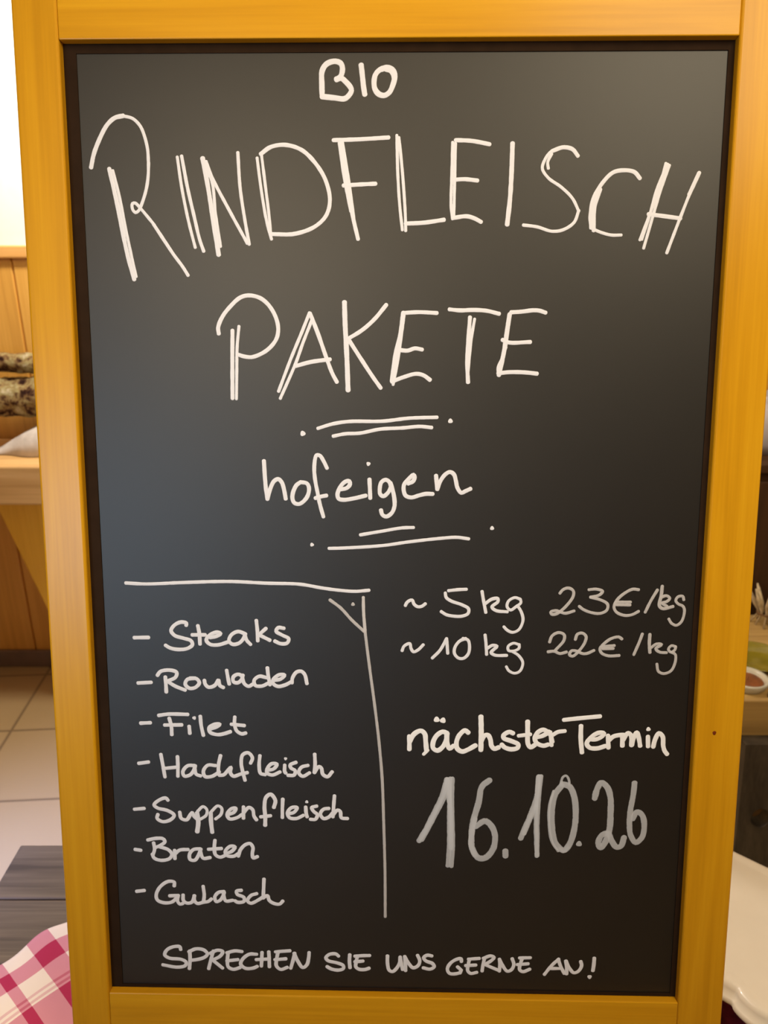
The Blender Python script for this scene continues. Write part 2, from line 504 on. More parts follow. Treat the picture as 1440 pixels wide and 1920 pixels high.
# --- handwriting: every stroke is a low dome of chalk film on the panel; coordinates are millimetres on the board
WRITING = {
 'BIO': ('white', [
  (5.21, 'white', "272.1,1045.9 271.9,1056.5 272.1,1068.2 275.6,1074.7 281.2,1077.8 286.8,1078.4 291.7,1076.6 293.6,1072.6 293.1,1066.8 291.2,1063.2 287,1060.9"),
  (5.23, 'white', "287,1060.6 292.3,1061.9 297.2,1058.3 302,1053 303.1,1049.7 300.2,1044.8 295.6,1041.7 285.1,1042.6 271.7,1044"),
  (5.22, 'white', "313.3,1074.8 314.6,1064 315.9,1052.9 317.1,1045.7"),
  (5.19, 'white', "341.3,1071.7 334.3,1070.7 328.7,1065.9 326.9,1059.4 327.6,1051.5 331.5,1046.4 337.4,1044.7 342.7,1047.5 346.5,1054.7 348.6,1063.8 347.2,1068.7 343.3,1071.5 339.2,1072 335,1070.4"),
  (5.59, 'white', "339.2,1071 344.1,1069.7 347.2,1065.8 348.3,1061.2"),
 ]),
 'RINDFLEISCH': ('white', [
  (4.31, 'white', "23.1,973.5 26.9,987.4 33.8,1002.6 42.7,1016.8 51.1,1023.6 60.3,1025.7"),
  (3.2, 'white', "59.3,1025.7 70.3,1022.8 78,1015.2 82.1,1005.2 84.9,991.9 85.3,977.5"),
  (3.23, 'white', "85.4,978.5 84.2,963.1 81,948.6 74.9,933.1 72.1,928.7 69,927.3 66.1,930.7 66.1,936.5 69.4,937 73.4,933.1 82.2,922.8 89,914.5"),
  (3.49, 'white', "88,915.5 99.6,897.7 109.4,882.9 118.3,870.9 124.1,861.5"),
  (4.2, 'white', "42.7,972.4 49,939 53.8,909.7 58.7,882 64.8,857.1"),
  (3.09, 'white', "46.4,970.5 52.3,943.9 57.5,911.6 62.8,882 67,860.1"),
  (3.07, 'white', "45.9,958.4 51.6,929.3 55.6,904.7"),
  (3.18, 'white', "116.5,984.1 120.2,953.3 126.2,919.2 132.9,890.7"),
  (3.48, 'white', "121.2,985 126.4,953.3 132.5,924.1 137.8,899.6 142,886.8"),
  (4.64, 'white', "143.7,982.8 148.7,953 153.3,918.7 158.2,883"),
  (3.07, 'white', "145.2,979.4 153.4,956.8 155.9,926.4 160.5,891.7"),
  (3.03, 'white', "147.2,979.4 149.9,964.4"),
  (3.35, 'white', "147.2,979.4 153.6,962.5 171.6,928.2 189.8,895.1"),
  (3.35, 'white', "181.6,988.3 183.2,952.9 187.4,920.5 191.8,894"),
  (3.06, 'white', "202.1,982.9 206.1,949 211.4,916.6 216.1,899.3"),
  (3.05, 'white', "206.9,985.7 210.2,956.6 213.6,926.2 215.2,907"),
  (4.04, 'white', "205.9,986.6 216.9,993.7 232.8,995.8 250.5,990.2 266.1,975.1 275.8,958.2 279.6,939.2 275.5,924 263.4,912.6 241.3,905 215.2,904.7"),
  (3.96, 'white', "283.6,1000.4 311.1,1001.2 342.5,1002.9"),
  (4.03, 'white', "291.4,997.6 297.1,962.1 303.9,924.2 309.8,899.3"),
  (3.05, 'white', "293.4,998.5 300.1,958.3 306.8,909.8"),
  (3.04, 'white', "289.9,997.6 295.1,962.1 301.9,928"),
  (3.99, 'white', "294.1,954.5 309,955.4 328.8,956.3"),
  (3.04, 'white', "351,1005.1 352.5,961.8 354.6,933.5 357.5,908.7"),
  (3.04, 'white', "353.3,1002.9 357.4,965.6 360.6,924 361.1,907.8"),
  (4.01, 'white', "360.6,915.4 380.5,916.3 402.3,919.3"),
  (3.03, 'white', "410.2,997.9 409.7,961.6 409.5,933.3 411.3,920"),
  (3.03, 'white', "413.1,997 412.9,961.6 412.6,923.8"),
  (3.95, 'white', "413.1,1000 430.7,999.1 449.4,995.7"),
  (3.98, 'white', "412.7,960.1 423.5,960.6 437.3,959.2"),
  (4.0, 'white', "411.2,921 426.1,922.8 434,920.9 442,916.9"),
  (4.58, 'white', "473.4,996.7 473,961.3 471.9,936.9 469.8,914.1"),
  (3.95, 'white', "542.7,983.6 536.6,990.5 526.8,992.4 515.3,988.7"),
  (3.02, 'white', "519.1,990.6 513.3,987.4 507.7,979.5 505.6,971.1 512.2,961.7 526.2,952.3 538.4,941 545.8,927.7"),
  (3.2, 'white', "545.7,928.7 541.2,916.4 529.7,908.8 517.8,907.3 501.9,911.8 487,913.7"),
  (3.0, 'white', "515,985.9 511.1,977.6 511.9,971.1"),
  (4.0, 'white', "609,960.9 602.9,967.3 592.1,969.2 580.4,967 569.2,955.9 561,940.9 558.3,923.9 559.6,910.6"),
  (3.03, 'white', "559.6,910.6 569.2,906.4 581.2,903.3 592.1,903.3"),
  (4.0, 'white', "567.5,950.3 562.3,931.5 562.3,907.8"),
  (3.03, 'white', "635.5,976.1 630,951.9 621.5,925.6 612,898.1"),
  (3.03, 'white', "639.3,974.2 631.1,948.1 623,916.1 616.4,889.5"),
  (3.03, 'white', "637.5,975.2 628,951.9 620.7,921.8 614,898.7"),
  (3.98, 'white', "619.6,924.6 635.4,922.7 654.1,920.2"),
  (3.96, 'white', "671,966.6 661.6,944.3"),
  (3.21, 'white', "662.5,946.1 653.2,919.8 641.3,884.6"),
 ]),
 'PAKETE': ('white', [
  (4.13, 'white', "156,799.2 155.5,806.2 160.5,817.7 169.9,829.1 180.6,838.1 189.8,840.4 201.4,838.1 210.4,831.5 218,820.1 221.6,807.5 220.4,796 214.7,787 205.4,779.4 192.1,774.2 182.9,775 177,776.8"),
  (4.16, 'white', "171.2,803 170.3,771.6 169.4,728.8"),
  (3.15, 'white', "178.5,807.5 175.9,784.5 174.9,758.7 173.8,728.2"),
  (3.44, 'white', "256.4,822 247.7,801.1 235.4,772.9 221,736.7"),
  (3.32, 'white', "259.3,815 248.8,789.6 240.6,767.8 222.8,728.9"),
  (4.14, 'white', "257,821.4 265.9,798.5 274.8,772.9 281.2,756.2 286.1,747.1"),
  (4.12, 'white', "240.6,764.6 257.7,769.1 278.7,771.9"),
  (5.09, 'white', "294.8,833.3 295.4,809.9 297.1,776.8 298.4,738.1"),
  (4.1, 'white', "340.6,830.6 327.8,815.4 314.2,803.6 299.1,794.4"),
  (4.14, 'white', "299.1,793.4 314.1,770.4 325.8,753 334.7,740.7"),
  (4.84, 'white', "359.2,822.1 356.6,801.2 350.7,774.9 347.1,748.4"),
  (3.13, 'white', "359.9,819.5 353.4,771 348.3,744.4"),
  (4.07, 'white', "359.2,821.8 375.9,822.7 395.9,821.8"),
  (4.1, 'white', "354.7,782.2 364.1,781.5 372.1,783.9 380.2,782.6"),
  (4.13, 'white', "346.7,747.7 358.9,752.4 373.7,756.4 381.8,754.8 389.2,749.7"),
  (4.07, 'white', "409.2,825.7 421.1,824.6 434.4,825.1 449.1,824.3 463.7,821"),
  (4.12, 'white', "431.9,817.5 430.6,793.3 429.6,771 431.1,747.1"),
  (3.12, 'white', "437,815.5 433.6,793.3 432,773.6 430.3,752.4"),
  (4.7, 'white', "475,820.7 472.8,803.8 470,781.5 464.8,755.1"),
  (3.11, 'white', "471.9,785.5 468.1,773.6 463.7,763.1 464.5,756.4"),
  (4.06, 'white', "476.3,822.6 487.6,823.3 500.8,824.8 507.4,824.3 514.1,822.2"),
  (4.09, 'white', "467.7,793.3 475.1,790.4 498.4,791"),
  (4.11, 'white', "463.8,757.1 475.9,758.4 493.3,758.2 506.8,756.8"),
 ]),
 'rule above hofeigen': ('white', [
  (3.68, 'white', "264.3,696 281.6,701.2 299.5,703.8 336.7,704.3 366.4,707.7 397.5,708.8"),
  (3.69, 'white', "281.4,687.4 294.9,690.1 311.3,690.9 333.7,695.4 359,696.9 378.3,698.6 391.7,697.4"),
  (5.37, 'white', "247.5,690.3"),
  (4.75, 'white', "412.3,704.8"),
 ]),
 'hofeigen': ('white', [
  (4.36, 'white', "203.2,659.5 203.9,642.8 204.9,627.8 206.4,615.8"),
  (4.35, 'white', "206.4,616.3 209.8,627.8 214.4,636.7 219.2,638.9 223.1,634.9 225.6,626.1 227.2,616.3"),
  (4.34, 'white', "244.3,635.5 239.8,632.3 235.8,624.4 234.8,617.3 236.9,611.9 242.2,610.6 247.5,613.8 252.5,620.9 253.7,629.7 251.3,634.2 244.3,635.6"),
  (4.12, 'white', "274.4,651.4 270.9,658.8 266.6,665.4 262.7,666.2 260.9,661.4 259.9,649.2 261,636.8 263.1,625.4 266,610.3 269.9,596"),
  (4.35, 'white', "260.8,617.4 267,619.2 273.6,620.5"),
  (4.34, 'white', "290,627.7 296.2,629 300.2,633.4 299.3,637 295.3,636.5 290,631.6 286,621.9 287.3,617 292.6,615.7 303.2,617.1 318.1,620.7"),
  (4.34, 'white', "322.2,639.2 322.7,627.3 323.1,617.6"),
  (4.2, 'white', "321,656.6"),
  (4.33, 'white', "346.4,631 344.6,636.2 340.7,638.7 335.8,636.2 333.8,628.3 334.5,622.1 338.1,620.1 342.9,623.9 346.4,631 345.9,635.4"),
  (4.35, 'white', "345.9,635.4 348.1,628.3 350.4,616.8 350.4,608 347.3,600.8 341.2,596.8 336.8,599 335.2,604.3"),
  (4.33, 'white', "365.7,634.5 371.3,637.2 373.2,642.5 371.7,644.7 368.2,641.6 363.9,637.2 361.1,632.8 360.9,626.6 363.1,620.9 369.3,618.8 378.9,621.4 385.9,623 393.8,622.9"),
  (4.33, 'white', "397.1,643.9 397.8,636.4 398.7,628.1"),
  (4.32, 'white', "398.6,628.1 401.9,637.3 407.5,645.2 412.7,647.9 417.1,645.3 419.4,638.3 421.3,630.3 425.7,624.4 430.5,626.4 436.2,629.1"),
 ]),
 'rule below hofeigen': ('white', [
  (3.51, 'white', "311.7,575.5 336.8,580 359.5,583.9 372.4,584.4"),
  (3.52, 'white', "275.8,559.6 291.1,560.1 336.8,563.3 367.2,567.8 405,572.3 421.7,573.4 435.3,571.7"),
  (3.96, 'white', "256.5,563.8"),
  (4.23, 'white', "461.3,584.2"),
 ]),
 'list corner bracket': ('white', [
  (3.68, 'white', "39.9,517.3 63.5,516.3 106.7,518.3 160.4,520 203.3,518.3 241.8,517.4 267.3,513.2 288.7,510.5 305.8,509.5 321.8,510.9"),
  (3.27, 'faint', "315.1,502.6 315.5,484.4 317.1,462.9 322.3,419.3 328.6,370.8 333.9,323.7 337.6,278.2 339.4,227.4 341.2,164 341.8,100.5"),
  (3.46, 'faint', "276.5,499.2 289,489.6 301.5,475.7 316.1,461.8"),
  (3.94, 'faint', "303.2,494.2"),
  (3.34, 'faint', "315.1,502.6 315.5,484.4 317.1,462.9"),
 ]),
 'Steaks': ('white', [
  (4.11, 'white', "46.9,451.9 64.2,452.3"),
  (4.12, 'white', "108.6,467.1 109,470 102.5,471.1 94.5,467 90.8,460.6 94.8,455 104.9,451.8 113.8,448.7 115.2,443.9 109.1,439.4 98.1,438.1 88.8,439.9 83.4,443.1"),
  (4.11, 'white', "122.3,467.2 123.8,457.6 124.2,444.7"),
  (4.1, 'white', "115.2,455.9 130.8,456.1"),
  (4.11, 'white', "136.2,452.9 144.1,454.6 148.8,457.8 145,459.4 136.3,456.1 131.7,449.6 135.9,444.8 145.3,444.1 156.3,447.4"),
  (4.1, 'white', "176.9,458 169.2,460.4 161.3,456.3 158.3,449 162.5,445 170.4,446.7 176,453.2 177.7,458"),
  (4.11, 'white', "176.9,458 179.1,450 183.6,444.9"),
  (4.1, 'white', "190.8,474.1 191.8,461.3 192,449.3"),
  (4.1, 'white', "202,464.6 194,457.3"),
  (4.1, 'white', "193.2,456.9 206.3,450.2"),
  (4.1, 'white', "223,464.8 216.3,465.5 213.6,461.2 220.5,456.7 228.2,452.3 226.2,447.1 218.7,446.3 211.8,449.4"),
 ]),
 'Rouladen': ('white', [
  (4.15, 'white', "49.1,396.6 65,397.6"),
  (4.15, 'white', "72.5,406.1 76.6,411.1 87.7,412.8 95.5,410.1 94,404.2 84,399.2"),
  (4.15, 'white', "84,399.2 93.3,393.2 105,388.4"),
  (4.15, 'white', "81.9,404.6 82.3,393.9 82.4,385.7"),
  (4.14, 'white', "117.3,403.3 107.8,401.5 105.2,395.8 109.8,390.9 116.9,391.8 121.9,397.6 118.9,402.5 111,403.2"),
  (4.14, 'white', "128,400.9 128.9,396 132.7,392.4 139.9,394.5 144.3,401.1"),
  (4.14, 'white', "144.8,401.1 146.2,394.5 150.4,392.1"),
  (4.14, 'white', "154.6,413.4 155.9,404.4 157.3,396.3"),
  (4.13, 'white', "173.3,406.5 167.8,408.6 162.3,405.3 162.4,399.3 167.6,398.3 172.4,402.9 173.6,407.8"),
  (4.14, 'white', "172.5,406.2 175.1,397.2 180.1,394 184.8,396.5"),
  (4.13, 'white', "201.5,404.8 192.9,406.4 186.8,401.4 188,395.2 195.8,394.5 203.7,398.3"),
  (4.14, 'white', "202.6,417 203.6,406.5 205.3,395.9"),
  (4.13, 'white', "209.3,401.6 218,403.3 222.8,408.3 216.5,408.5 209.3,402.5 209.2,397.6 214.7,394.3 224.1,396.5 230.5,400.2"),
  (4.13, 'white', "231.2,398.6 232.1,405.1 236.9,412 242.4,413 246.3,409.3 248.9,397.9"),
 ]),
 'Filet': ('white', [
  (4.18, 'white', "50.1,346.8 62.1,347.5"),
  (4.17, 'white', "72,356.7 84,358.5 107.1,358.4"),
  (4.19, 'white', "84.6,353.5 86.7,344.4 87,332.7"),
  (4.18, 'white', "78.7,344.8 99.5,345.3"),
  (4.19, 'white', "108.1,343.8 108.6,334.6"),
  (4.11, 'white', "114.5,354.1"),
  (4.19, 'white', "121.8,356.4 122.5,344.8 124.8,332.3"),
  (4.18, 'white', "133.5,340.7 140.7,343.3 144.8,346.6 139.2,346.6 132,342.4 132.9,336.5 142,333.6 150,335 157.3,337.6"),
  (4.18, 'white', "162.8,356 162.3,346.8 164.8,338.5 170.7,334.9 175.5,336.1"),
  (4.17, 'white', "158.3,346.8 174.1,345.3"),
 ]),
 'Hackfleisch': ('white', [
  (4.09, 'white', "45.6,296.1 57.9,298"),
  (4.1, 'white', "72.9,308 74.9,293.9 76.8,279.1"),
  (4.09, 'white', "92.8,305.5 92.9,294.1 92.4,280.2"),
  (4.09, 'white', "74.8,289.9 92.9,292.1"),
  (4.08, 'white', "113,294.3 104.5,293.8 98.6,286.2 100.3,280.7 107.9,282.8 112.8,290.4 113.9,294.3"),
  (4.09, 'white', "112.9,292.3 114.5,283.5 120,281.1"),
  (4.09, 'white', "138.2,294.6 128.9,294.9 123.4,287.5 125.1,280.6 133.1,280.7 139.8,284.7 142.7,286.8"),
  (4.09, 'white', "144.6,307.5 142,296.6 141.2,283.2"),
  (4.08, 'white', "142.2,282.4 147.6,282.9 153,288.9 156.8,292.8 155.7,285.9 159.3,281.4 167.8,284.1 176.3,286.2"),
  (4.09, 'white', "180.3,298 182.7,304.9 177.8,311.2 171.2,308.7 169.1,298.9 170.7,287.1 173.2,276.2"),
  (4.08, 'white', "191.7,308 190.5,295.2 192.1,285.4 197.7,283.8"),
  (4.08, 'white', "200.6,289.4 208.1,291.5 211.9,297.4 205.4,297.7 199.7,290.4 200,285.8 206.1,283.5 215.5,287.6"),
  (4.08, 'white', "221.2,296.5 221.1,287.7 222.4,286.1"),
  (3.5, 'white', "222.3,304.4"),
  (4.08, 'white', "234.9,300 227.8,296.6 228.6,292.7 233.6,289.4 232.2,283.8 224.7,283.4"),
  (4.08, 'white', "249.1,296.3 241.1,293.8 237.8,286.9 242.4,282.4 250.9,287"),
  (4.08, 'white', "257.1,310.7 257.5,297.9 256.5,287.1"),
  (4.07, 'white', "256.5,287.1 262.1,295 264.9,293.1 266.7,285.2 272.2,282.3 277.9,288.7"),
 ]),
 'Suppenfleisch': ('white', [
  (4.12, 'white', "37.9,237.2 50.2,238.5"),
  (4.13, 'white', "79.4,249.3 76.7,252.3 68.1,249.2 62.2,243.1 66.7,239.1 77.9,236.3 86.2,230.3 81.3,224.2 71.7,221.7 65.2,226 66.4,231.1"),
  (4.12, 'white', "93,234.5 94.6,226.4 101.1,224.5 106.1,231.6 108.1,234"),
  (4.13, 'white', "108.1,234 110.7,228.7 113.5,225.7"),
  (5.17, 'white', "114.1,233.7 115.2,221.7 113.5,209.1"),
  (3.61, 'white', "114.8,235.7 121.6,241.9 126.1,237.9 125,230.8 118.2,225.7"),
  (4.78, 'white', "130.7,233.9 130.7,221.9 131.8,208.7"),
  (3.61, 'white', "130.8,234.9 139.5,243.1 144.1,240.1 142.9,232.1 136.2,226"),
  (4.12, 'white', "152.4,232.2 159,235.3 161.4,240.4 155.4,239.3 150.5,232.2 153.2,226.6 162.6,228.3 168.4,232.4"),
  (4.12, 'white', "170.5,242.5 170.2,227.4"),
  (4.12, 'white', "170.3,234.4 177.1,241.6 181.7,238.6 183,230.6 186.1,225.6"),
  (4.51, 'white', "207.2,241.9 209.2,251 203.7,258.9 198,254.8 195.9,242.8 196.6,230.8 196.3,218.7"),
  (4.11, 'white', "190.9,229.7 203.2,231.3"),
  (4.12, 'white', "218.2,253.1 217.5,241.1 217.3,229"),
  (4.11, 'white', "223.9,234.1 231.5,236.2 235.3,242.3 228.7,242.2 223.4,235.1 226.1,229.1 234.2,228.2 242.7,232.4"),
  (4.11, 'white', "245.6,243.4 246.1,235.4 247.3,230.4"),
  (3.52, 'white', "247,249.8"),
  (4.11, 'white', "259.1,244.6 252.8,242.5 255.3,237.5 259.6,233.6 257.1,227.5 251.1,227.5"),
  (4.11, 'white', "273.7,241.8 267.2,240.7 263.3,234.6 267,228.7 273.6,230.8 277.8,235.8"),
  (4.11, 'white', "280.4,258.2 279.4,245.8 278.3,230.8"),
  (4.11, 'white', "278.3,232.8 284,239.9 287.2,238 288.6,230 296.1,229.1"),
 ]),
 'Braten': ('soft', [
  (4.16, 'soft', "36.4,184.9 43.8,183.8"),
  (4.15, 'soft', "52.5,197.4 61.6,199.6 71.3,199.4 73.6,195.6 67.7,190.6 61.9,187.9"),
  (4.16, 'soft', "66.8,188.8 77.3,185.1 81.5,179.4 78.5,173.6 68.6,171 59.7,173.8 57.5,179.1"),
  (4.16, 'soft', "59.7,194 60.5,185.2 58.6,179.1"),
  (4.16, 'soft', "85.1,184.7 85,173.3"),
  (4.15, 'soft', "85.3,179.5 91.2,184.8 101.8,185.8"),
  (4.15, 'soft', "116.5,186.9 108.3,185.9 103.2,179.7 103.8,172.7 109.5,171.9 114.7,179.9 117.3,186.9"),
  (4.16, 'soft', "116.4,184.3 119.7,174.7 128.4,175.7"),
  (4.15, 'soft', "134.8,198.5 133.7,188 135,179.3 140.6,176.4 147.2,179.1"),
  (4.15, 'soft', "126.3,186.5 142.6,187.8"),
  (4.15, 'soft', "148.1,181.2 155.5,184.8 158.9,190.1 153.3,190.9 146.9,183.8 148.9,178.6 157,177.9 162.8,181.4"),
  (4.15, 'soft', "162.7,177.9 165.7,186.7 172,193.4 177.7,194.7 180.9,189.5 179.9,181.7 181,176.1 186.3,177.9"),
 ]),
 'Gulasch': ('white', [
  (4.19, 'white', "35.9,129.3 45.9,130.7"),
  (4.19, 'white', "82.8,137.1 83,142.4 75.7,143.2 65.5,135.9 60.2,125.2 61.5,118.1 69.6,114.6 79.6,116 86.1,122.9"),
  (4.19, 'white', "76.6,124 87.8,124.7"),
  (4.2, 'white', "87.3,124.2 86.2,117.6 89,113.1 92.7,114.1"),
  (4.19, 'white', "93.4,125.7 93.7,117.7 97.7,114.7 104,116.1 107.6,125"),
  (4.19, 'white', "107.1,125 107.3,117.9 110.8,114.4 118.3,116.3"),
  (4.19, 'white', "118.5,137.6 119.5,126.1 118.3,116.3"),
  (4.19, 'white', "118.3,116.3 124.1,117.3 128.3,120.9"),
  (4.18, 'white', "144.2,130.9 137.6,129.9 132.5,123.6 134,117.4 139,119.3 143.3,126.5 144.2,130"),
  (4.19, 'white', "143.3,128.2 145.9,118.5 154.6,119.5"),
  (4.19, 'white', "165.6,133 159.4,131.7 160.2,127.6 168.3,123.6 168.2,118.3 160.3,116.9 157.1,119"),
  (4.18, 'white', "184.4,128.9 176.9,126.1 172.7,118.9 176.7,115.9 186.7,120.9 191.7,124.5"),
  (4.18, 'white', "193.5,148.5 192.7,134.3 191.9,122.8"),
  (4.18, 'white', "192,123.7 197.4,126.4 199.4,120.2 204.6,116.4 212,115.4 216.2,119.6"),
 ]),
 'SPRECHEN': ('soft', [
  (4.25, 'soft', "87.9,51.4 86.9,55.4 78.9,55.3 70.4,50.6 67.7,43.8 73.3,39.7 88.3,38.1 94,34.5 93,29.9 82.9,27.4 64.6,30.3"),
  (4.25, 'soft', "99,50.1 99.2,39.2 97.9,25.4"),
  (4.25, 'soft', "97.8,48.7 107.1,53 117.1,51.4 121,46 116.7,41.3 105,37.8 99.6,37.4"),
  (4.25, 'soft', "128.7,50.6 125,37.8 122.1,25.9"),
  (4.24, 'soft', "124.4,46.9 133.7,51.6 140.3,49.9 136.8,43.5 126.6,37.8"),
  (4.25, 'soft', "127.5,37.9 139.6,27.1"),
  (4.23, 'soft', "145.2,48.2 155.3,51.1 164.4,50.3"),
  (4.25, 'soft', "146.9,48.2 145.8,38.2 146.7,29 152.9,25.9 161.3,28.4"),
  (4.24, 'soft', "144.9,37.2 159.1,39.3"),
  (4.24, 'soft', "182.6,47 173.4,46.9 165,40.3 162.3,33 168,27.6 178,28.1 183,30.6"),
  (4.24, 'soft', "189.2,49.9 188,30.7"),
  (4.24, 'soft', "197.6,50.9 197.9,40.9 198,30"),
  (4.24, 'soft', "181.6,39.7 198.2,40.9"),
  (4.23, 'soft', "205.8,50.7 215,51.8 224.1,52.6"),
  (4.24, 'soft', "209.2,51.1 207.3,41.1 206.7,31.9 212,26.9 220.4,30"),
  (4.23, 'soft', "204.8,40.1 218.9,41.6"),
  (4.23, 'soft', "224.5,28.6 228.1,41.4 229.8,49.7"),
  (4.22, 'soft', "229,49.6 233,39.7 239.5,30.1 244.5,33.5 247.1,43.6 247.7,50.9"),
 ]),
 'SIE': ('soft', [
  (4.23, 'soft', "284.2,46.2 280.8,49.2 272.5,48.3 268.4,43.7 271.1,39.9 282.1,37.1 289.7,33.7 290.1,29.6 284.1,27.2 275.1,28.6 269.6,31.8"),
  (4.23, 'soft', "298,48.7 297.6,39.6 298.3,30.5"),
  (4.22, 'soft', "304.2,46.6 313.8,47.5 322.8,47.9"),
  (4.23, 'soft', "307.6,46.6 305.8,38.2 305.5,32.2 309.6,28.9 316.5,28.6 322.1,30.6"),
  (4.23, 'soft', "304.2,39 314.5,40.2"),
 ]),
 'UNS': ('soft', [
  (4.22, 'soft', "344.7,48 344.8,37.4 346.9,28.3 351,26.4 355.8,30.8 359.9,39.2 360.5,46.8"),
  (4.23, 'soft', "360.3,46 362,36.2 363.6,29.4"),
  (4.22, 'soft', "367.2,27.9 366.8,37.8 366,47.6"),
  (4.21, 'soft', "366,47.6 370.2,39.4 376.4,32.2 382.6,35.3 384.6,41.9 381.8,49.4"),
  (4.22, 'soft', "399.6,48.7 393.4,49.6 389.4,46.1 392.1,42 400.4,38.4 402.5,34.2 397.7,30.8 388.8,32.4"),
 ]),
 'GERNE': ('soft', [
  (4.09, 'soft', "436,41.6 435.5,45.7 428,43.7 421.2,37.5 418.9,30.7 421.7,25.4 428.3,24.8 434.4,26.4"),
  (4.09, 'soft', "431.2,34.7 436.2,29.9"),
  (4.09, 'soft', "435.8,29.9 434.4,25.9"),
  (4.08, 'soft', "444.4,45.2 458.1,46.5"),
  (4.09, 'soft', "445.8,44.8 444.3,36.4 444,29.6 447.5,25.9 455.4,27.5"),
  (4.08, 'soft', "441.1,36.4 454.1,37.4"),
  (4.09, 'soft', "464.2,45.9 462.6,36.8 461.8,29.2"),
  (4.08, 'soft', "462.8,46.6 471.7,50.2 476.1,48.3 471.8,43 464.4,38.3"),
  (4.08, 'soft', "465.8,38 483,30.3"),
  (4.08, 'soft', "483,29.5 483.5,38.6 482.7,46.2"),
  (4.07, 'soft', "482.7,46.2 487,37.2 492.9,29.7 498,32.1 500.6,38.9 498.3,47.2"),
  (4.07, 'soft', "507.2,48.1 520.8,48.7"),
  (4.08, 'soft', "510.6,47.4 508.4,39.1 507.9,32.3 511.8,29.6 520.6,33.2"),
  (4.08, 'soft', "504.7,39 518.3,40.5"),
 ]),
 'AN!': ('soft', [
  (4.07, 'soft', "538.5,26 547,38.3 555.6,47.5"),
  (4.08, 'soft', "554.9,47.4 557.9,38.4 563,27.9"),
  (4.08, 'soft', "543.7,34.4 558,34.7"),
  (4.07, 'soft', "565.8,27.2 565.5,37.1 564.2,45.3"),
  (4.07, 'soft', "564.5,45.3 568.9,35.6 574.6,29.2 580,31.3 583.8,38.9 582.5,44.9"),
  (4.34, 'soft', "599,49.7 598.7,40.7 597.9,32.4"),
  (4.93, 'soft', "594.2,24"),
 ]),
 '5 kg': ('white', [
  (3.56, 'white', "363.6,493 365.9,497.3 371.3,499.8 373.7,494.9 377.9,491.9 382.7,492.5 386.8,495.6"),
  (3.55, 'white', "412.9,511.1 423.6,512.4 433.7,513"),
  (3.57, 'white', "409.4,508.6 410.6,503.1 416.6,498.9 428.6,494.7 436.4,490 435.9,484.3 428.8,481.1 419.3,481.1 410.9,482.8 404.9,486.5"),
  (3.56, 'white', "451.5,510.7 453.5,499.7 456.4,485.6"),
  (3.56, 'white', "454.5,495.4 463,501.6 469.9,502.3 469.9,498.6 463.2,492.4 468,488.2 481.2,486.7"),
  (3.18, 'white', "495.6,501.8 489.1,503.6 482,499.3 480.7,492.6 484.7,488.9 490.5,492.6 496.3,497.6 495.6,501.8"),
  (3.2, 'white', "492.3,494.5 497.2,486.5 499.3,476.7 494.8,465.6 487.7,462.4 481.7,464.8 477.4,469.1"),
 ]),
 '10 kg': ('white', [
  (3.47, 'white', "360.2,439 362.6,444.7 369.2,447.8 370.5,442.2 373.5,437.9 378.9,440.4 384.9,446.7"),
  (3.46, 'white', "395.3,430.5 404.2,440 411.8,454.4"),
  (3.47, 'white', "411.8,454.4 412.5,446.3 413.3,436.3"),
  (3.46, 'white', "434,454.6 426.9,451.4 421.6,443.9 421.1,436.4 426,430.8 432,430.8 437.3,436.5 438.3,446.5 436.4,452.7 430.4,454.5"),
  (3.47, 'white', "456.1,459.1 457.5,447.9 458.4,435.4"),
  (3.47, 'white', "458,442.3 465.3,446.7 470.2,445.5 466.6,441.7 463.4,438 468,434.9 481.8,434.6"),
  (3.09, 'white', "495.9,447.6 489.2,449.4 483.1,445.6 483.7,440.6 489.5,440.1 495.6,443.2 495.8,448.2"),
  (3.1, 'white', "487.1,440 495.6,434.5 500.6,425.8 497.3,415.7 491.3,413.2 484.6,416.2 481.5,421.2"),
 ]),
 '23€/kg': ('faint', [
  (3.31, 'faint', "540.5,509 544,513.4 550,515.4 555.7,512.2 555.9,505.9 550.7,497.1 543,488.8 537.6,484.9 532.1,484.2 530.8,486.8 536.2,488.7 547.4,485.6 557.7,488.5"),
  (3.3, 'faint', "573.3,513.6 581.9,514.3 589.1,511.8 585.8,507.6 575.5,504.8"),
  (3.31, 'faint', "575.5,504.8 587.3,501.7 595.4,496.7 594.9,489.8 587.9,485.9 578.1,486.5 568.1,490.2 563.1,494"),
  (3.3, 'faint', "630.1,514 623.3,514.6 613.8,509.5 605.6,501.2 602.9,493.6 606.2,487.3 616.2,483.6 624.7,484.9 631.3,488.7"),
  (3.3, 'faint', "604.5,499.3 621.6,499.4"),
  (3.3, 'faint', "604,496.1 621.2,496"),
  (3.3, 'faint', "651.4,514.1 644.7,501.5 638.7,487.5"),
  (3.66, 'faint', "656.6,518.5 656,507.9 654.6,495.2 658.6,492.1 670.1,494.7"),
  (3.3, 'faint', "655.5,505.3 662.1,507.3 665.9,504.1 661.9,500.1 657.1,498.8 663.4,494.7"),
  (3.06, 'faint', "681.9,502.4 680.4,506.8 675,506.1 672.8,501.7 676,497.6 681,495.4 683.1,491.6 682.9,484 680.3,476.4 675,472.5 669.3,475 666,480.1"),
 ]),
 '22€/kg': ('faint', [
  (3.34, 'faint', "530.7,451 533.5,458.7 540.8,462.6 547.1,460.1 547.3,453.7 537.8,441.4"),
  (3.34, 'faint', "529.2,439.4 536.6,440.1 542.9,437.5 550.8,439.5"),
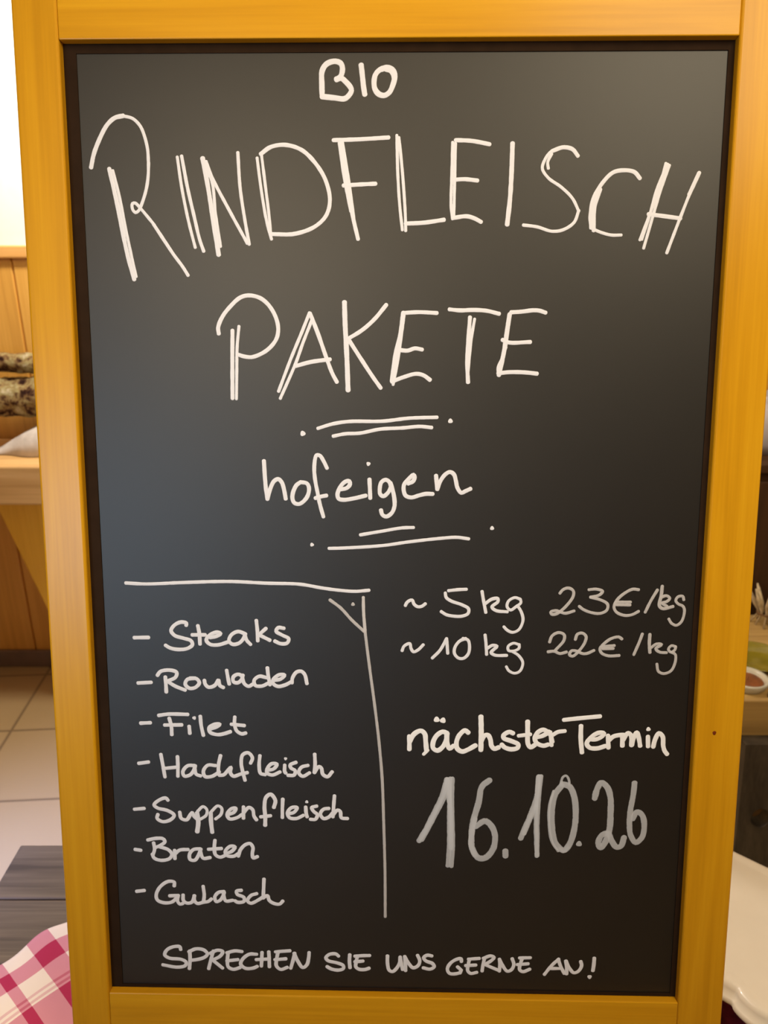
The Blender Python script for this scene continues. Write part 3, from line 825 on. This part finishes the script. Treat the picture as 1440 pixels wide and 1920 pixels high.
  (3.33, 'faint', "560.2,454.4 562.4,460.8 567.9,462.2 572.4,458.4 571.4,451.3 565,440.9 557.8,434.4 554.1,436.3 556.4,440.9 561.9,440.7 568.9,437.8 573.8,437.8 582.3,441.7"),
  (3.33, 'faint', "613.8,455.5 610,458 601.5,456 593.1,449.5 589,443.7 591.1,438.6 598.6,435.4 611.6,435.8"),
  (3.33, 'faint', "592,446.3 605.5,447.7"),
  (3.33, 'faint', "592.1,443.7 604.4,444.1"),
  (3.33, 'faint', "636.9,462 633.7,451.8 628.2,436.9"),
  (3.7, 'faint', "645.5,461.5 645.4,450.6 646.6,439.7"),
  (3.33, 'faint', "647.5,445.5 653.5,450 659.6,449.4 653.1,444.5 657.6,440.4 665.7,439.8"),
  (3.08, 'faint', "675.8,447 670.8,448.2 667.6,443.7 670.6,440.5 675,443.1 675.8,447"),
  (3.09, 'faint', "670.6,440.5 675.6,438 676.6,431.5 674.6,422.5 671.2,417.3 663.9,414.6 657.6,417.2 655.3,426.2"),
 ]),
 'nächster': ('bright', [
  (5.06, 'bright', "369.3,334.6 369.6,326.2 369.6,317.7"),
  (5.43, 'bright', "369.9,327.4 375,337 382.9,341.3 387.5,337.8 388.9,327.6 389.9,316.7"),
  (3.79, 'bright', "386.5,311.9 391.6,317.4"),
  (6.28, 'bright', "401.5,355.5"),
  (6.28, 'bright', "408.8,354.5"),
  (5.29, 'bright', "414.1,338.6 409,340.4 402.2,336.1 397.8,327.7 397.9,319.8 403,316.9 409.2,321.8 413.1,330.2 414.1,338.6"),
  (5.3, 'bright', "413.6,337.4 414.3,326.6 417.2,319.5 421.7,323.1"),
  (5.3, 'bright', "439.1,339.5 435.1,342.4 428.4,336.4 425.1,326.8 426.3,319.6 432.1,316 438.9,318.5 447.9,324"),
  (5.68, 'bright', "453.4,359.9 454.1,341.4 454.2,318.1"),
  (5.29, 'bright', "454.6,329.5 458.4,336.5 462.4,336.7 465.3,330.8 466.6,323.6 470.1,320 475.2,321.9"),
  (5.29, 'bright', "491.7,339.4 487.2,341.2 480.5,336.9 480.8,333.4 489.7,329.9 498,325.7 497.3,321.5 490,319.6 482,322 478.5,325.5"),
  (5.29, 'bright', "508.3,354.5 508.7,340.8 509.6,326.5 512.6,322.3 517.6,325.4"),
  (4.4, 'bright', "498,336.5 512.1,338.5"),
  (5.03, 'bright', "518.4,334.9 526.2,336.8 531.7,341.1 527.1,344.4 520.5,340.9 517.3,333.7 519.7,327.8 527.7,324.5 533.3,326.1"),
  (4.66, 'bright', "535.1,341.7 536.5,332.7 537.3,325"),
  (4.39, 'bright', "537.5,337.5 544.1,341.8 552.5,343.1"),
  (5.03, 'bright', "532.8,342.3 535.8,337.5 537.8,329.2"),
 ]),
 'Termin': ('bright', [
  (4.75, 'bright', "550.4,356.7 566.1,358.7 592.9,361.7"),
  (5.04, 'bright', "570.9,349.8 571.3,333.1 573.3,316.4"),
  (5.03, 'bright', "581.7,333.2 589.5,333.3 596.7,337.6 598.2,340.8 591.5,341.1 583.2,335.6 578.5,327.8 582.1,322.7 591.1,322 600.6,325.1"),
  (5.03, 'bright', "602.9,338.2 604.1,322.7"),
  (5.01, 'bright', "603.7,331.7 609.7,337.1 618.6,339 621.9,339"),
  (5.02, 'bright', "619.8,337.2 620.3,325.3"),
  (5.02, 'bright', "620.6,332.4 626.3,341.5 629.8,338.5 631,326"),
  (5.02, 'bright', "631.5,326.6 632.8,335 636.4,342.2 638.9,336.2 641.1,325.5"),
  (5.02, 'bright', "649.6,337.5 650.4,325"),
  (4.69, 'bright', "649.7,346.5"),
  (5.02, 'bright', "656.4,324.5 658.2,334 662.2,341.8 666.7,337.7 668.1,325.8 670.1,319.8 673.2,315.7"),
 ]),
 '16.10.26': ('dusty', [
  (6.35, 'dusty', "382.1,201.3 390.6,217 400,237.7 409.3,259.4 414.8,280.9"),
  (6.35, 'dusty', "385.3,203.1 393.7,220.4 403.1,240 411.4,258.3 415.4,278.7"),
  (5.17, 'dusty', "418.5,282.1 418.3,260.7 418.2,226.5 418.6,197.8 417.3,169.3"),
  (5.17, 'dusty', "421.2,282.1 420.9,260.7 421.9,226.5 422.9,197.8 421.6,168.8"),
  (5.79, 'dusty', "415.4,280.9 417.2,260.6 419.6,237.9 420.8,192"),
  (7.05, 'dusty', "465.5,280.4 456.7,272.4 452.9,252 446.9,226.9 445.2,206.2 446.5,192.4 454.2,180.3 462.8,181 471.6,192.7 473.4,210 468.3,222.6 460.8,228.2 450.2,221.2"),
  (5.8, 'dusty', "449,231.5 446.1,215.4 444.5,198.1 449.9,183.2"),
  (7.08, 'dusty', "486.4,190.1 486.6,183.1"),
  (6.33, 'dusty', "504.3,206.3 508.9,220.1 516.1,239.2 522.1,260.5 524.1,285.8"),
  (5.73, 'dusty', "508,212.9 514.1,229.7 521.3,248.7"),
  (5.15, 'dusty', "526.2,286.4 524.3,260.5 523.5,231 524.4,201.2 524.3,183.7"),
  (5.14, 'dusty', "523,286.3 522.1,260.5 521.8,231 523.3,201.1 524.9,184.3"),
  (6.97, 'dusty', "551.2,275 543.4,263.1 540.3,239.5 542.2,215.7 547.2,199.1 556.3,192 562.7,199.3 568,219.7 568.8,243.4 565.9,262.2 560,273.9 551.2,276.7"),
  (3.21, 'dusty', "541.6,267.8 537.3,248.9 537.4,227.6 541.5,203.8 549.7,190.7"),
  (3.85, 'dusty', "551.8,194.3 556.3,190.2 561.7,195.7"),
  (2.85, 'dusty', "550,278.5 552,285.5 555.8,287.3 559.2,282.1 560,275.1"),
  (6.41, 'dusty', "574.3,200.6"),
  (7.03, 'dusty', "590.7,259 593,270.8 597.6,279 604.9,273.3 609.4,259.2 610.2,240.4 609.9,220.2 605.7,203.5 600.4,196.2 597.4,202.2 600.9,211.8 608.5,214.3 613.4,204.8 619.2,197.1 624.7,198.9 627.7,209.7"),
  (6.37, 'dusty', "636.9,279.5 636,264.3 633.6,244.2 633.3,226.5 635.6,212.2 642.1,203.4 649,210 650.9,226.7 647,239.7 641.4,242.6 636.8,233.6"),
 ]),
}


LOOK = {'white': 'chalk_white', 'bright': 'chalk_bright', 'soft': 'chalk_soft', 'faint': 'chalk_faint', 'dusty': 'chalk_dusty'}

def smooth_path(pts, step=1.3):
    pts = [Vector(p) for p in pts]
    if len(pts) == 1:
        return pts
    P = [pts[0] * 2 - pts[1]] + pts + [pts[-1] * 2 - pts[-2]]
    out = []
    for i in range(1, len(P) - 2):
        p0, p1, p2, p3 = P[i - 1:i + 3]
        t0 = 0.0
        t1 = t0 + max((p1 - p0).length, 1e-4) ** 0.5
        t2 = t1 + max((p2 - p1).length, 1e-4) ** 0.5
        t3 = t2 + max((p3 - p2).length, 1e-4) ** 0.5
        n = max(2, int((p2 - p1).length / step))
        for k in range(n):
            t = t1 + (t2 - t1) * k / n
            a1 = p0 * ((t1 - t) / (t1 - t0)) + p1 * ((t - t0) / (t1 - t0))
            a2 = p1 * ((t2 - t) / (t2 - t1)) + p2 * ((t - t1) / (t2 - t1))
            a3 = p2 * ((t3 - t) / (t3 - t2)) + p3 * ((t - t2) / (t3 - t2))
            b1 = a1 * ((t2 - t) / (t2 - t0)) + a2 * ((t - t0) / (t2 - t0))
            b2 = a2 * ((t3 - t) / (t3 - t1)) + a3 * ((t - t1) / (t3 - t1))
            out.append(b1 * ((t2 - t) / (t2 - t1)) + b2 * ((t - t1) / (t2 - t1)))
    out.append(pts[-1])
    return out

def chalk_mesh(strokes):
    bm = bmesh.new()
    uvl = bm.loops.layers.uv.new('UVMap')
    edge = {}
    tones = []
    for si, (w, tone, txt) in enumerate(strokes):
        if tone not in tones:
            tones.append(tone)
        mi = tones.index(tone)
        pts = [tuple(float(a) for a in t.split(',')) for t in txt.split()]
        lift = 0.00003 + 0.000012 * si
        hw = w * 0.5 * 1.08
        if len(pts) == 1:
            c = bm.verts.new((pts[0][0] / 1000, REC - lift - 0.0004, pts[0][1] / 1000)); edge[c] = 1.0
            prev = None
            ring = []
            for k in range(20):
                th = 2 * math.pi * k / 20
                rr = hw * (1 + 0.10 * math.sin(3 * th + si))
                v = bm.verts.new(((pts[0][0] + rr * math.cos(th)) / 1000, REC - lift, (pts[0][1] + rr * math.sin(th)) / 1000)); edge[v] = 0.15
                ring.append(v)
            for k in range(20):
                bm.faces.new((c, ring[k], ring[(k + 1) % 20])).material_index = mi
            continue
        path = smooth_path(pts)
        # round caps
        d0 = (path[0] - path[1]).normalized()
        d1 = (path[-1] - path[-2]).normalized()
        caps = (1.0, 0.92, 0.75, 0.45)
        full = [path[0] + d0 * hw * 0.8 * c for c in caps] + path + [path[-1] + d1 * hw * 0.8 * c for c in reversed(caps)]
        nc = len(caps)
        rows = []
        for i, p in enumerate(full):
            t = (full[min(i + 1, len(full) - 1)] - full[max(i - 1, 0)])
            t = t.normalized() if t.length > 1e-6 else Vector((1, 0))
            nrm = Vector((-t.y, t.x))
            k = 1.0
            if i < nc:
                k = math.sqrt(max(0.02, 1 - caps[i] ** 2))
            elif i >= len(full) - nc:
                k = math.sqrt(max(0.02, 1 - caps[len(full) - 1 - i] ** 2))
            wob = 1 + 0.10 * noise.noise(Vector((p.x * 0.15, p.y * 0.15, si * 3.1)))
            row = []
            for a, h, e in ((-1, 0, 0.0), (-0.6, 0.00022, 0.4), (0, 0.0003, 1.0), (0.6, 0.00022, 0.4), (1, 0, 0.0)):
                q = p + nrm * (hw * k * wob * a)
                v = bm.verts.new((q.x / 1000, REC - lift - h * k, q.y / 1000))
                edge[v] = e if nc <= i < len(full) - nc else e * (0.3 + 0.7 * k)
                row.append(v)
            rows.append(row)
        for a, b in zip(rows, rows[1:]):
            for k in range(4):
                bm.faces.new((a[k], a[k + 1], b[k + 1], b[k])).material_index = mi
    for f in bm.faces:
        for l in f.loops:
            l[uvl].uv = (edge[l.vert], 0.5)
    bmesh.ops.recalc_face_normals(bm, faces=bm.faces[:])
    return bm, tones

for word, (tone, strokes) in WRITING.items():
    if word.startswith('rule'):
        nm, lb = 'chalk_underline', 'double white chalk underline with dots, ' + word[5:]
    elif word.startswith('list corner'):
        nm, lb = 'chalk_bracket', 'chalk corner line around the list of cuts'
    else:
        nm, lb = 'chalk_writing', 'chalk handwriting reading ' + word
    cm, tones = chalk_mesh(strokes)
    o = obj(nm, loc(cm), M[LOOK[tones[0]]], panel, smooth=True)
    for t_ in tones[1:]:
        o.data.materials.append(M[LOOK[t_]])
    o['label'] = lb

# ------------------------------------------------------------------ left: plank table with mossy wood on it
tab = empty('plank_table', (-1.32, 1.87, 0))
tag(tab, 'pale wooden plank table with thick top against the pine panelling on the left', 'table')
tl = Vector((-1.32, 1.87, 0))
def rel(bm, o):
    for v in bm.verts:
        v.co -= o
    return bm
obj('tabletop', rel(boxes(((-1.90, 1.750, 0.609), (-0.755, 2.005, 0.708))), tl), M['table_top'], tab, bevel=0.006, seg=3)
def splayed(x_top, sgn):
    bm = bmesh.new()
    box(bm, (0, 0, -0.64), (0.17 * sgn if sgn > 0 else 0.17, 0.035, 0.0))
    sl = 0.27 * sgn
    for v in bm.verts:
        v.co = Vector((v.co.x + x_top - v.co.z * sl, v.co.y + 1.80, v.co.z * (0.608 / 0.64) + 0.608))
    return bm
obj('leg', rel(splayed(-0.972, 1), tl), M['table_leg'], tab, bevel=0.004)
obj('leg', rel(splayed(-1.72, -1), tl), M['table_leg'], tab, bevel=0.004)

# rumpled felt under the wood
bm = bmesh.new()
nx, ny = 36, 20
g = []
for j in range(ny + 1):
    row = []
    for i in range(nx + 1):
        u, v = i / nx, j / ny
        x = -0.985 + 0.215 * u
        y = 1.835 + 0.155 * v + 0.01 * math.sin(u * 9)
        e = min(1, 6 * min(v, 1 - v)) ** 0.5
        h = 0.072 * max(0.0, min(1, (u - 0.05) / 0.62)) ** 0.8 * e * min(1, (1 - u) * 8 + .2)
        h += 0.004 * noise.noise(Vector((x * 45, y * 45, 0))) * e * (0.3 + u)
        row.append(bm.verts.new((x, y, 0.7095 + max(0, h))))
    g.append(row)
base = []
for j in range(ny):
    for i in range(nx):
        bm.faces.new((g[j][i], g[j][i + 1], g[j + 1][i + 1], g[j + 1][i]))
o = obj('felt_cloth', bm, M['greycloth'], smooth=True)
sd = o.modifiers.new('thick', 'SOLIDIFY'); sd.thickness = 0.003; sd.offset = 1
tag(o, 'rumpled grey-white felt cloth lying on the plank table under the mossy log', 'cloth')

def log(name, y, z, r, x0, x1, seed, label, sag=0.0):
    bm = bmesh.new()
    n = 150
    pts = []; rr = []
    for i in range(n + 1):
        t = i / n
        pts.append((x0 + (x1 - x0) * t, y + 0.010 * math.sin(t * 7 + 1.3), z + 0.004 * math.sin(t * 11 + 1.3) - sag * t))
        rr.append(r * (0.92 + 0.12 * noise.noise(Vector((t * 9, seed, 0)))))
    tube(bm, pts, rr, 56, 0.15)
    return tag(obj(name, bm, M['moss'], smooth=True), label, 'log')
log('mossy_log', 1.912, 0.842, 0.055, -1.62, -0.765, 1.3, 'thick mossy log lying above the plank table on the left, lower of the two')
log('mossy_branch', 1.916, 0.936, 0.0265, -1.55, -0.780, 4.1, 'thinner lichen-covered branch lying on top of the thick mossy log', 0.0110)
tag(obj('timber_block', boxes(((-1.50, 1.85, 0.708), (-1.42, 1.98, 0.779))), M['table_top'], bevel=0.004), 'small timber block propping the outer end of the mossy log', 'block')

# ------------------------------------------------------------------ left front: weathered bench with the checked cloth
CX0, CX1, CY0, CY1, CZ = -0.643, -0.350, 0.715, 1.068, 0.220
low = empty('weathered_bench', ((CX0 + CX1) / 2, (CY0 + CY1) / 2, 0))
lc = Vector(((CX0 + CX1) / 2, (CY0 + CY1) / 2, 0))
tag(low, 'low weathered grey-brown wooden bench on the floor left of the chalkboard, under checked cloth', 'bench')
bm = bmesh.new()
yy = CY0
for k in range(3):
    y2 = CY0 + (CY1 - CY0) * (k + 1) / 3
    box(bm, (CX0, yy, CZ - 0.030), (CX1, y2 - 0.0015, CZ))
    yy = y2
obj('bench_top', rel(bm, lc), M['grey_wood'], low, bevel=0.003)
for x0 in (CX0 + 0.02, CX1 - 0.055):
    obj('side_panel', rel(boxes(((x0, CY0 + 0.02, 0.0), (x0 + 0.035, CY1 - 0.02, CZ - 0.030))), lc), M['grey_wood'], low, bevel=0.003)

# the cloth: a flat rectangle laid askew on the bench, falling over its edges
bm = bmesh.new()
uvl = bm.loops.layers.uv.new('UVMap')
hem0 = Vector((-0.566, 0.830)); hem1 = Vector((-0.500, 0.902))
du = (hem1 - hem0).normalized()
dv = Vector((du.y, -du.x))             # away from the hem, towards the viewer
UV = {}
nu, nv = 90, 70
grid = []
for j in range(nv + 1):
    row = []
    for i in range(nu + 1):
        u = -0.30 + 0.50 * i / nu
        v = 0.40 * j / nv
        p = hem0 + du * u + dv * v
        hemwave = 0.006 * math.sin(u * 62 + 0.7) * max(0, 1 - v / 0.10)
        p = p + dv * hemwave
        z = CZ + 0.004 + 0.0035 * (1 + math.sin(u * 40 + v * 16)) * 0.6 + 0.002 * noise.noise(Vector((u * 25, v * 25, 3)))
        ox = max(CX0 - p.x, 0) - max(p.x - CX1, 0)
        oy = max(CY0 - p.y, 0) - max(p.y - CY1, 0)
        drop = abs(ox) + abs(oy)
        if drop > 0:
            k = 0.006 * min(1, drop / 0.02)
            x = min(max(p.x, CX0 - k), CX1 + k) ; y = min(max(p.y, CY0 - k), CY1 + k)
            z = z - drop * 0.97
            ww = 0.006 * math.sin((x + y) * 70) * min(1, drop / 0.08)
            if abs(ox) > 0: x += -abs(ww) if ox > 0 else abs(ww)
            if abs(oy) > 0: y += -abs(ww) * 0.6
            p = Vector((x, y))
        vt = bm.verts.new((p.x, p.y, max(z, 0.004)))
        UV[vt] = (u, v)
        row.append(vt)
    grid.append(row)
for j in range(nv):
    for i in range(nu):
        f = bm.faces.new((grid[j][i], grid[j][i + 1], grid[j + 1][i + 1], grid[j + 1][i]))
        for l in f.loops:
            l[uvl].uv = UV[l.vert]
bmesh.ops.recalc_face_normals(bm, faces=bm.faces[:])
o = obj('checked_cloth', bm, M['gingham'], smooth=True)
sd = o.modifiers.new('thick', 'SOLIDIFY'); sd.thickness = 0.0015; sd.offset = 0
tag(o, 'red and white checked cloth draped over the weathered bench at lower left', 'cloth')

# ------------------------------------------------------------------ right front: stool with plum cloth and cream tray
ux = Vector((0.7603, -0.6496)); uy = Vector((0.6496, 0.7603))
tc = Vector((0.585, 0.850))            # middle of the tray
TZ = 0.232
st = empty('low_stool', (tc.x, tc.y, 0))
st.rotation_euler = (0, 0, math.atan2(ux.y, ux.x))
tag(st, 'low dark stool under the plum cloth at lower right', 'stool')
obj('seat', boxes(((-0.20, -0.115, TZ - 0.035), (0.20, 0.115, TZ - 0.006))), M['black_wood'], st, bevel=0.004)
for sx in (-0.18, 0.15):
    for sy in (-0.10, 0.07):
        obj('leg', boxes(((sx, sy, 0), (sx + 0.03, sy + 0.03, TZ - 0.035))), M['black_wood'], st, bevel=0.003)
# cloth over the stool, hanging to near the floor
bm = bmesh.new()
hx, hy = 0.2035, 0.1185
n = 60
per = []
loop = []
def rr_pt(t):
    P = 4 * (hx + hy)
    s = t * P
    if s < 2 * hx: return Vector((-hx + s, -hy)), Vector((0, -1))
    s -= 2 * hx
    if s < 2 * hy: return Vector((hx, -hy + s)), Vector((1, 0))
    s -= 2 * hy
    if s < 2 * hx: return Vector((hx - s, hy)), Vector((0, 1))
    s -= 2 * hx
    return Vector((-hx, hy - s)), Vector((-1, 0))
n = 140
rings = []
for lev, (zz, amp) in enumerate(((TZ - 0.003, 0), (TZ - 0.012, 0.001), (TZ - 0.06, 0.006), (TZ - 0.12, 0.011), (0.05, 0.015))):
    ring = []
    for k in range(n):
        p, nn = rr_pt(k / n)
        q = p + nn * (0.003 + amp * (1 + math.sin(k / n * 2 * math.pi * 22)) )
        if lev == 0: q = p * 0.995
        ring.append(bm.verts.new((q.x, q.y, zz)))
    rings.append(ring)
for a, b in zip(rings, rings[1:]):
    for k in range(n):
        bm.faces.new((a[k], a[(k + 1) % n], b[(k + 1) % n], b[k]))
bm.faces.new(rings[0])
bmesh.ops.recalc_face_normals(bm, faces=bm.faces[:])
o = obj('plum_cloth', bm, M['plum'], smooth=True)
o.location = (tc.x, tc.y, 0); o.rotation_euler = st.rotation_euler
tag(o, 'dark plum-red cloth hanging over the low stool below the cream tray', 'cloth')

# cream tray with a scalloped, double-stepped rim
def outline(hx, hy, amp, off):
    pts = []
    # front and back edges scalloped, short ends straight; amp = scallop depth
    m_ = 240
    for i in range(m_):
        x = -hx + 2 * hx * i / m_
        pts.append((x, -hy - amp * scal(x)))
    for i in range(40):
        pts.append((hx, -hy + 2 * hy * i / 40))
    for i in range(m_):
        x = hx - 2 * hx * i / m_
        pts.append((x, hy))
    for i in range(40):
        pts.append((-hx, hy - 2 * hy * i / 40))
    return pts
def scal(x):
    # full lobes separated by short flat shoulders
    t = ((x + 0.017) % 0.100) / 0.076
    if t >= 1: return 0.0
    return math.sin(math.pi * t) ** 0.55
HX, HY = 0.225, 0.1425
bm = bmesh.new()
levels = [(0.0, 0.012, 0.0), (0.0, 0.003, 0.004), (0.0, 0.0, 0.009), (0.0, 0.004, 0.014), (0.0, 0.010, 0.016), (0.0, 0.012, 0.021), (0.0, 0.016, 0.026), (0.0, 0.022, 0.028), (0.0, 0.034, 0.0255)]
rings = []
for _, inset, z in levels:
    ring = [bm.verts.new((px * (1 - inset / HX), py * (1 - inset / HY), z)) for px, py in outline(HX, HY, 0.0155, 0)]
    rings.append(ring)
for a, b in zip(rings, rings[1:]):
    for k in range(len(a)):
        bm.faces.new((a[k], a[(k + 1) % len(a)], b[(k + 1) % len(a)], b[k]))
bm.faces.new(rings[0][::-1]); bm.faces.new(rings[-1])
bmesh.ops.recalc_face_normals(bm, faces=bm.faces[:])
o = obj('serving_tray', bm, M['cream'], smooth=True)
o.location = (tc.x, tc.y, TZ)
o.rotation_euler = st.rotation_euler
for p in o.data.polygons:
    p.use_smooth = len(p.vertices) < 10
tag(o, 'cream tray with scalloped double-stepped rim on the plum cloth at lower right', 'tray')

# ------------------------------------------------------------------ right: rustic bench and what stands on it
BZ, BY0, BY1, BX0, BX1 = 0.362, 1.300, 1.660, 0.60, 1.50
rb = empty('rustic_bench', ((BX0 + BX1) / 2, (BY0 + BY1) / 2, 0))
rc = Vector(((BX0 + BX1) / 2, (BY0 + BY1) / 2, 0))
tag(rb, 'rustic bench with thick plank seat and dark end board, right of the chalkboard', 'bench')
obj('seat_plank', rel(boxes(((BX0, BY0, 0.257), (BX1, BY1, BZ))), rc), M['bench_wood'], rb, bevel=0.006, seg=3)
# blackened front board with a round knot hole
bm = bmesh.new()
x0, x1, z0, z1, y0, y1 = 0.719, 1.42, 0.0, 0.279, 1.268, 1.2990
hc = Vector((0.765, 0.130)); hr = 0.019
seg = 24
def plate(y, flip):
    hole = [bm.verts.new((hc.x + hr * (1.05 + 0.1 * math.sin(2 * t)) * math.cos(t), y, hc.y + hr * math.sin(t))) for t in [2 * math.pi * k / seg for k in range(seg)]]
    outer = []
    for k in range(seg):
        t = 2 * math.pi * k / seg
        d = Vector((math.cos(t), math.sin(t)))
        ks = []
        if d.x > 1e-6: ks.append((x1 - hc.x) / d.x)
        if d.x < -1e-6: ks.append((x0 - hc.x) / d.x)
        if d.y > 1e-6: ks.append((z1 - hc.y) / d.y)
        if d.y < -1e-6: ks.append((z0 - hc.y) / d.y)
        m_ = min(ks)
        outer.append(bm.verts.new((hc.x + d.x * m_, y, hc.y + d.y * m_)))
    # pull the nearest outer verts onto the corners
    for cx_, cz_ in ((x0, z0), (x1, z0), (x0, z1), (x1, z1)):
        b_ = min(outer, key=lambda v: (v.co.x - cx_) ** 2 + (v.co.z - cz_) ** 2)
        b_.co.x, b_.co.z = cx_, cz_
    for k in range(seg):
        k2 = (k + 1) % seg
        bm.faces.new((hole[k], hole[k2], outer[k2], outer[k]))
    return hole, outer
h0, o0 = plate(y0, False)
h1, o1 = plate(y1, True)
for k in range(seg):
    k2 = (k + 1) % seg
    bm.faces.new((h0[k], h1[k], h1[k2], h0[k2]))
    bm.faces.new((o0[k], o0[k2], o1[k2], o1[k]))
bmesh.ops.recalc_face_normals(bm, faces=bm.faces[:])
for v in bm.verts:
    d_ = z1 - v.co.z
    v.co.y -= d_ * 0.25
    v.co.x -= d_ * 0.05
fb = obj('front_board', rel(bm, rc), M['black_wood'], rb)
fb['label'] = 'blackened board with a round knot hole'
obj('back_board', rel(boxes(((0.722, 1.60, 0.0), (1.42, 1.63, 0.256))), rc), M['black_wood'], rb, bevel=0.003)

# votive
vt = empty('candle_glass', (0.743, 1.352, BZ))
tag(vt, 'small pale glass votive holding brown wax on the front edge of the rustic bench', 'candle')
obj('glass_cup', lathe([(0, 0.0), (0.030, 0.0), (0.036, 0.003), (0.040, 0.012), (0.042, 0.018), (0.0405, 0.021), (0.036, 0.020), (0.033, 0.016), (0.031, 0.006), (0, 0.005)]), M['glass'], vt, smooth=True)
obj('wax', lathe([(0, 0.0062), (0.0295, 0.0062), (0.0312, 0.0125), (0.028, 0.0142), (0.006, 0.0135), (0, 0.0135)]), M['wax'], vt, smooth=True)
bm = bmesh.new(); tube(bm, [(0, 0, 0.0132), (0.001, 0, 0.017), (0.003, 0.001, 0.020)], [0.0009] * 3, 8)
obj('wick', bm, M['twine'], vt)
# cinnamon stick
bm = bmesh.new()
tube(bm, [(0.768, 1.3105, BZ + 0.0065), (0.778, 1.3075, BZ + 0.0065), (0.796, 1.3065, BZ + 0.0065)], [0.006, 0.0062, 0.0058], 14)
tag(obj('cinnamon_stick', bm, M['cinnamon'], smooth=True), 'short dark brown stick lying in front of the glass votive', 'stick')
# olive bowl
tag(obj('olive_dish', lathe([(0, 0.0), (0.035, 0.0), (0.037, 0.002), (0.052, 0.009), (0.061, 0.014), (0.063, 0.0155), (0.061, 0.017), (0.057, 0.0145), (0.042, 0.008), (0.030, 0.005), (0, 0.0045)], 64, (0.806, 1.440, BZ)), M['olive'], smooth=True),
    'shiny olive-green dish on the rustic bench behind the votive', 'dish')
# tied bunch of pale straw
bun = empty('straw_bunch', (0.900, 1.610, BZ))
tag(bun, 'bunch of pale dried stalks standing at the back of the rustic bench', 'dried flowers')
for k in range(11):
    a = k * 2.399
    r0 = 0.004 + 0.0042 * math.sqrt(k)
    sp = 0.014 + 0.0125 * math.sqrt(k)
    bm = bmesh.new()
    h = 0.085 + 0.018 * random.random()
    tube(bm, [(r0 * 1.9 * math.cos(a), r0 * 1.9 * math.sin(a), 0.0), (r0 * math.cos(a), r0 * math.sin(a), 0.030), (sp * 0.6 * math.cos(a), sp * 0.6 * math.sin(a), h * 0.6), (sp * math.cos(a), sp * math.sin(a), h)], [0.0022, 0.0022, 0.0062, 0.0022], 8, 0.15)
    obj('stalk', bm, M['straw'], bun, smooth=True)
bm = bmesh.new()
tube(bm, [(0.0205 * math.cos(t), 0.0205 * math.sin(t), 0.030) for t in [2 * math.pi * k / 24 for k in range(25)]], [0.002] * 25, 6)
obj('twine', bm, M['twine'], bun, smooth=True)
# dark cabinet against the wall, with a jar on it
cab = empty('dark_cabinet', (1.28, 1.875, 0))
cc = Vector((1.28, 1.875, 0))
tag(cab, 'dark stained wooden cabinet against the wall behind the rustic bench on the right', 'cabinet')
obj('carcass', rel(boxes(((0.78, 1.765, 0.0), (1.78, 1.995, 0.690))), cc), M['dark_cab'], cab, bevel=0.003)
obj('cabinet_top', rel(boxes(((0.765, 1.745, 0.691), (1.795, 2.0, 0.715))), cc), M['dark_cab'], cab, bevel=0.004)
for x0, x1 in ((0.80, 1.27), (1.29, 1.76)):
    d = obj('door', rel(boxes(((x0, 1.748, 0.04), (x1, 1.764, 0.67))), cc), M['dark_cab'], cab, bevel=0.003)
    kx = x1 - 0.04 if x0 < 1 else x0 + 0.04
    obj('knob', rel(lathe([(0, 0), (0.012, 0.004), (0.014, 0.012), (0.009, 0.020), (0, 0.022)], 20, (kx, 1.735, 0.40)), cc), M['twine'], d, smooth=True)
tag(obj('grey_jar', lathe([(0, 0), (0.050, 0), (0.066, 0.03), (0.070, 0.075), (0.060, 0.115), (0.045, 0.130), (0.048, 0.142), (0.043, 0.144), (0.040, 0.130), (0, 0.125)], 40, (0.955, 1.865, 0.715)), M['greyjar'], smooth=True),
    'pale grey jar on top of the dark cabinet at the right edge', 'jar')
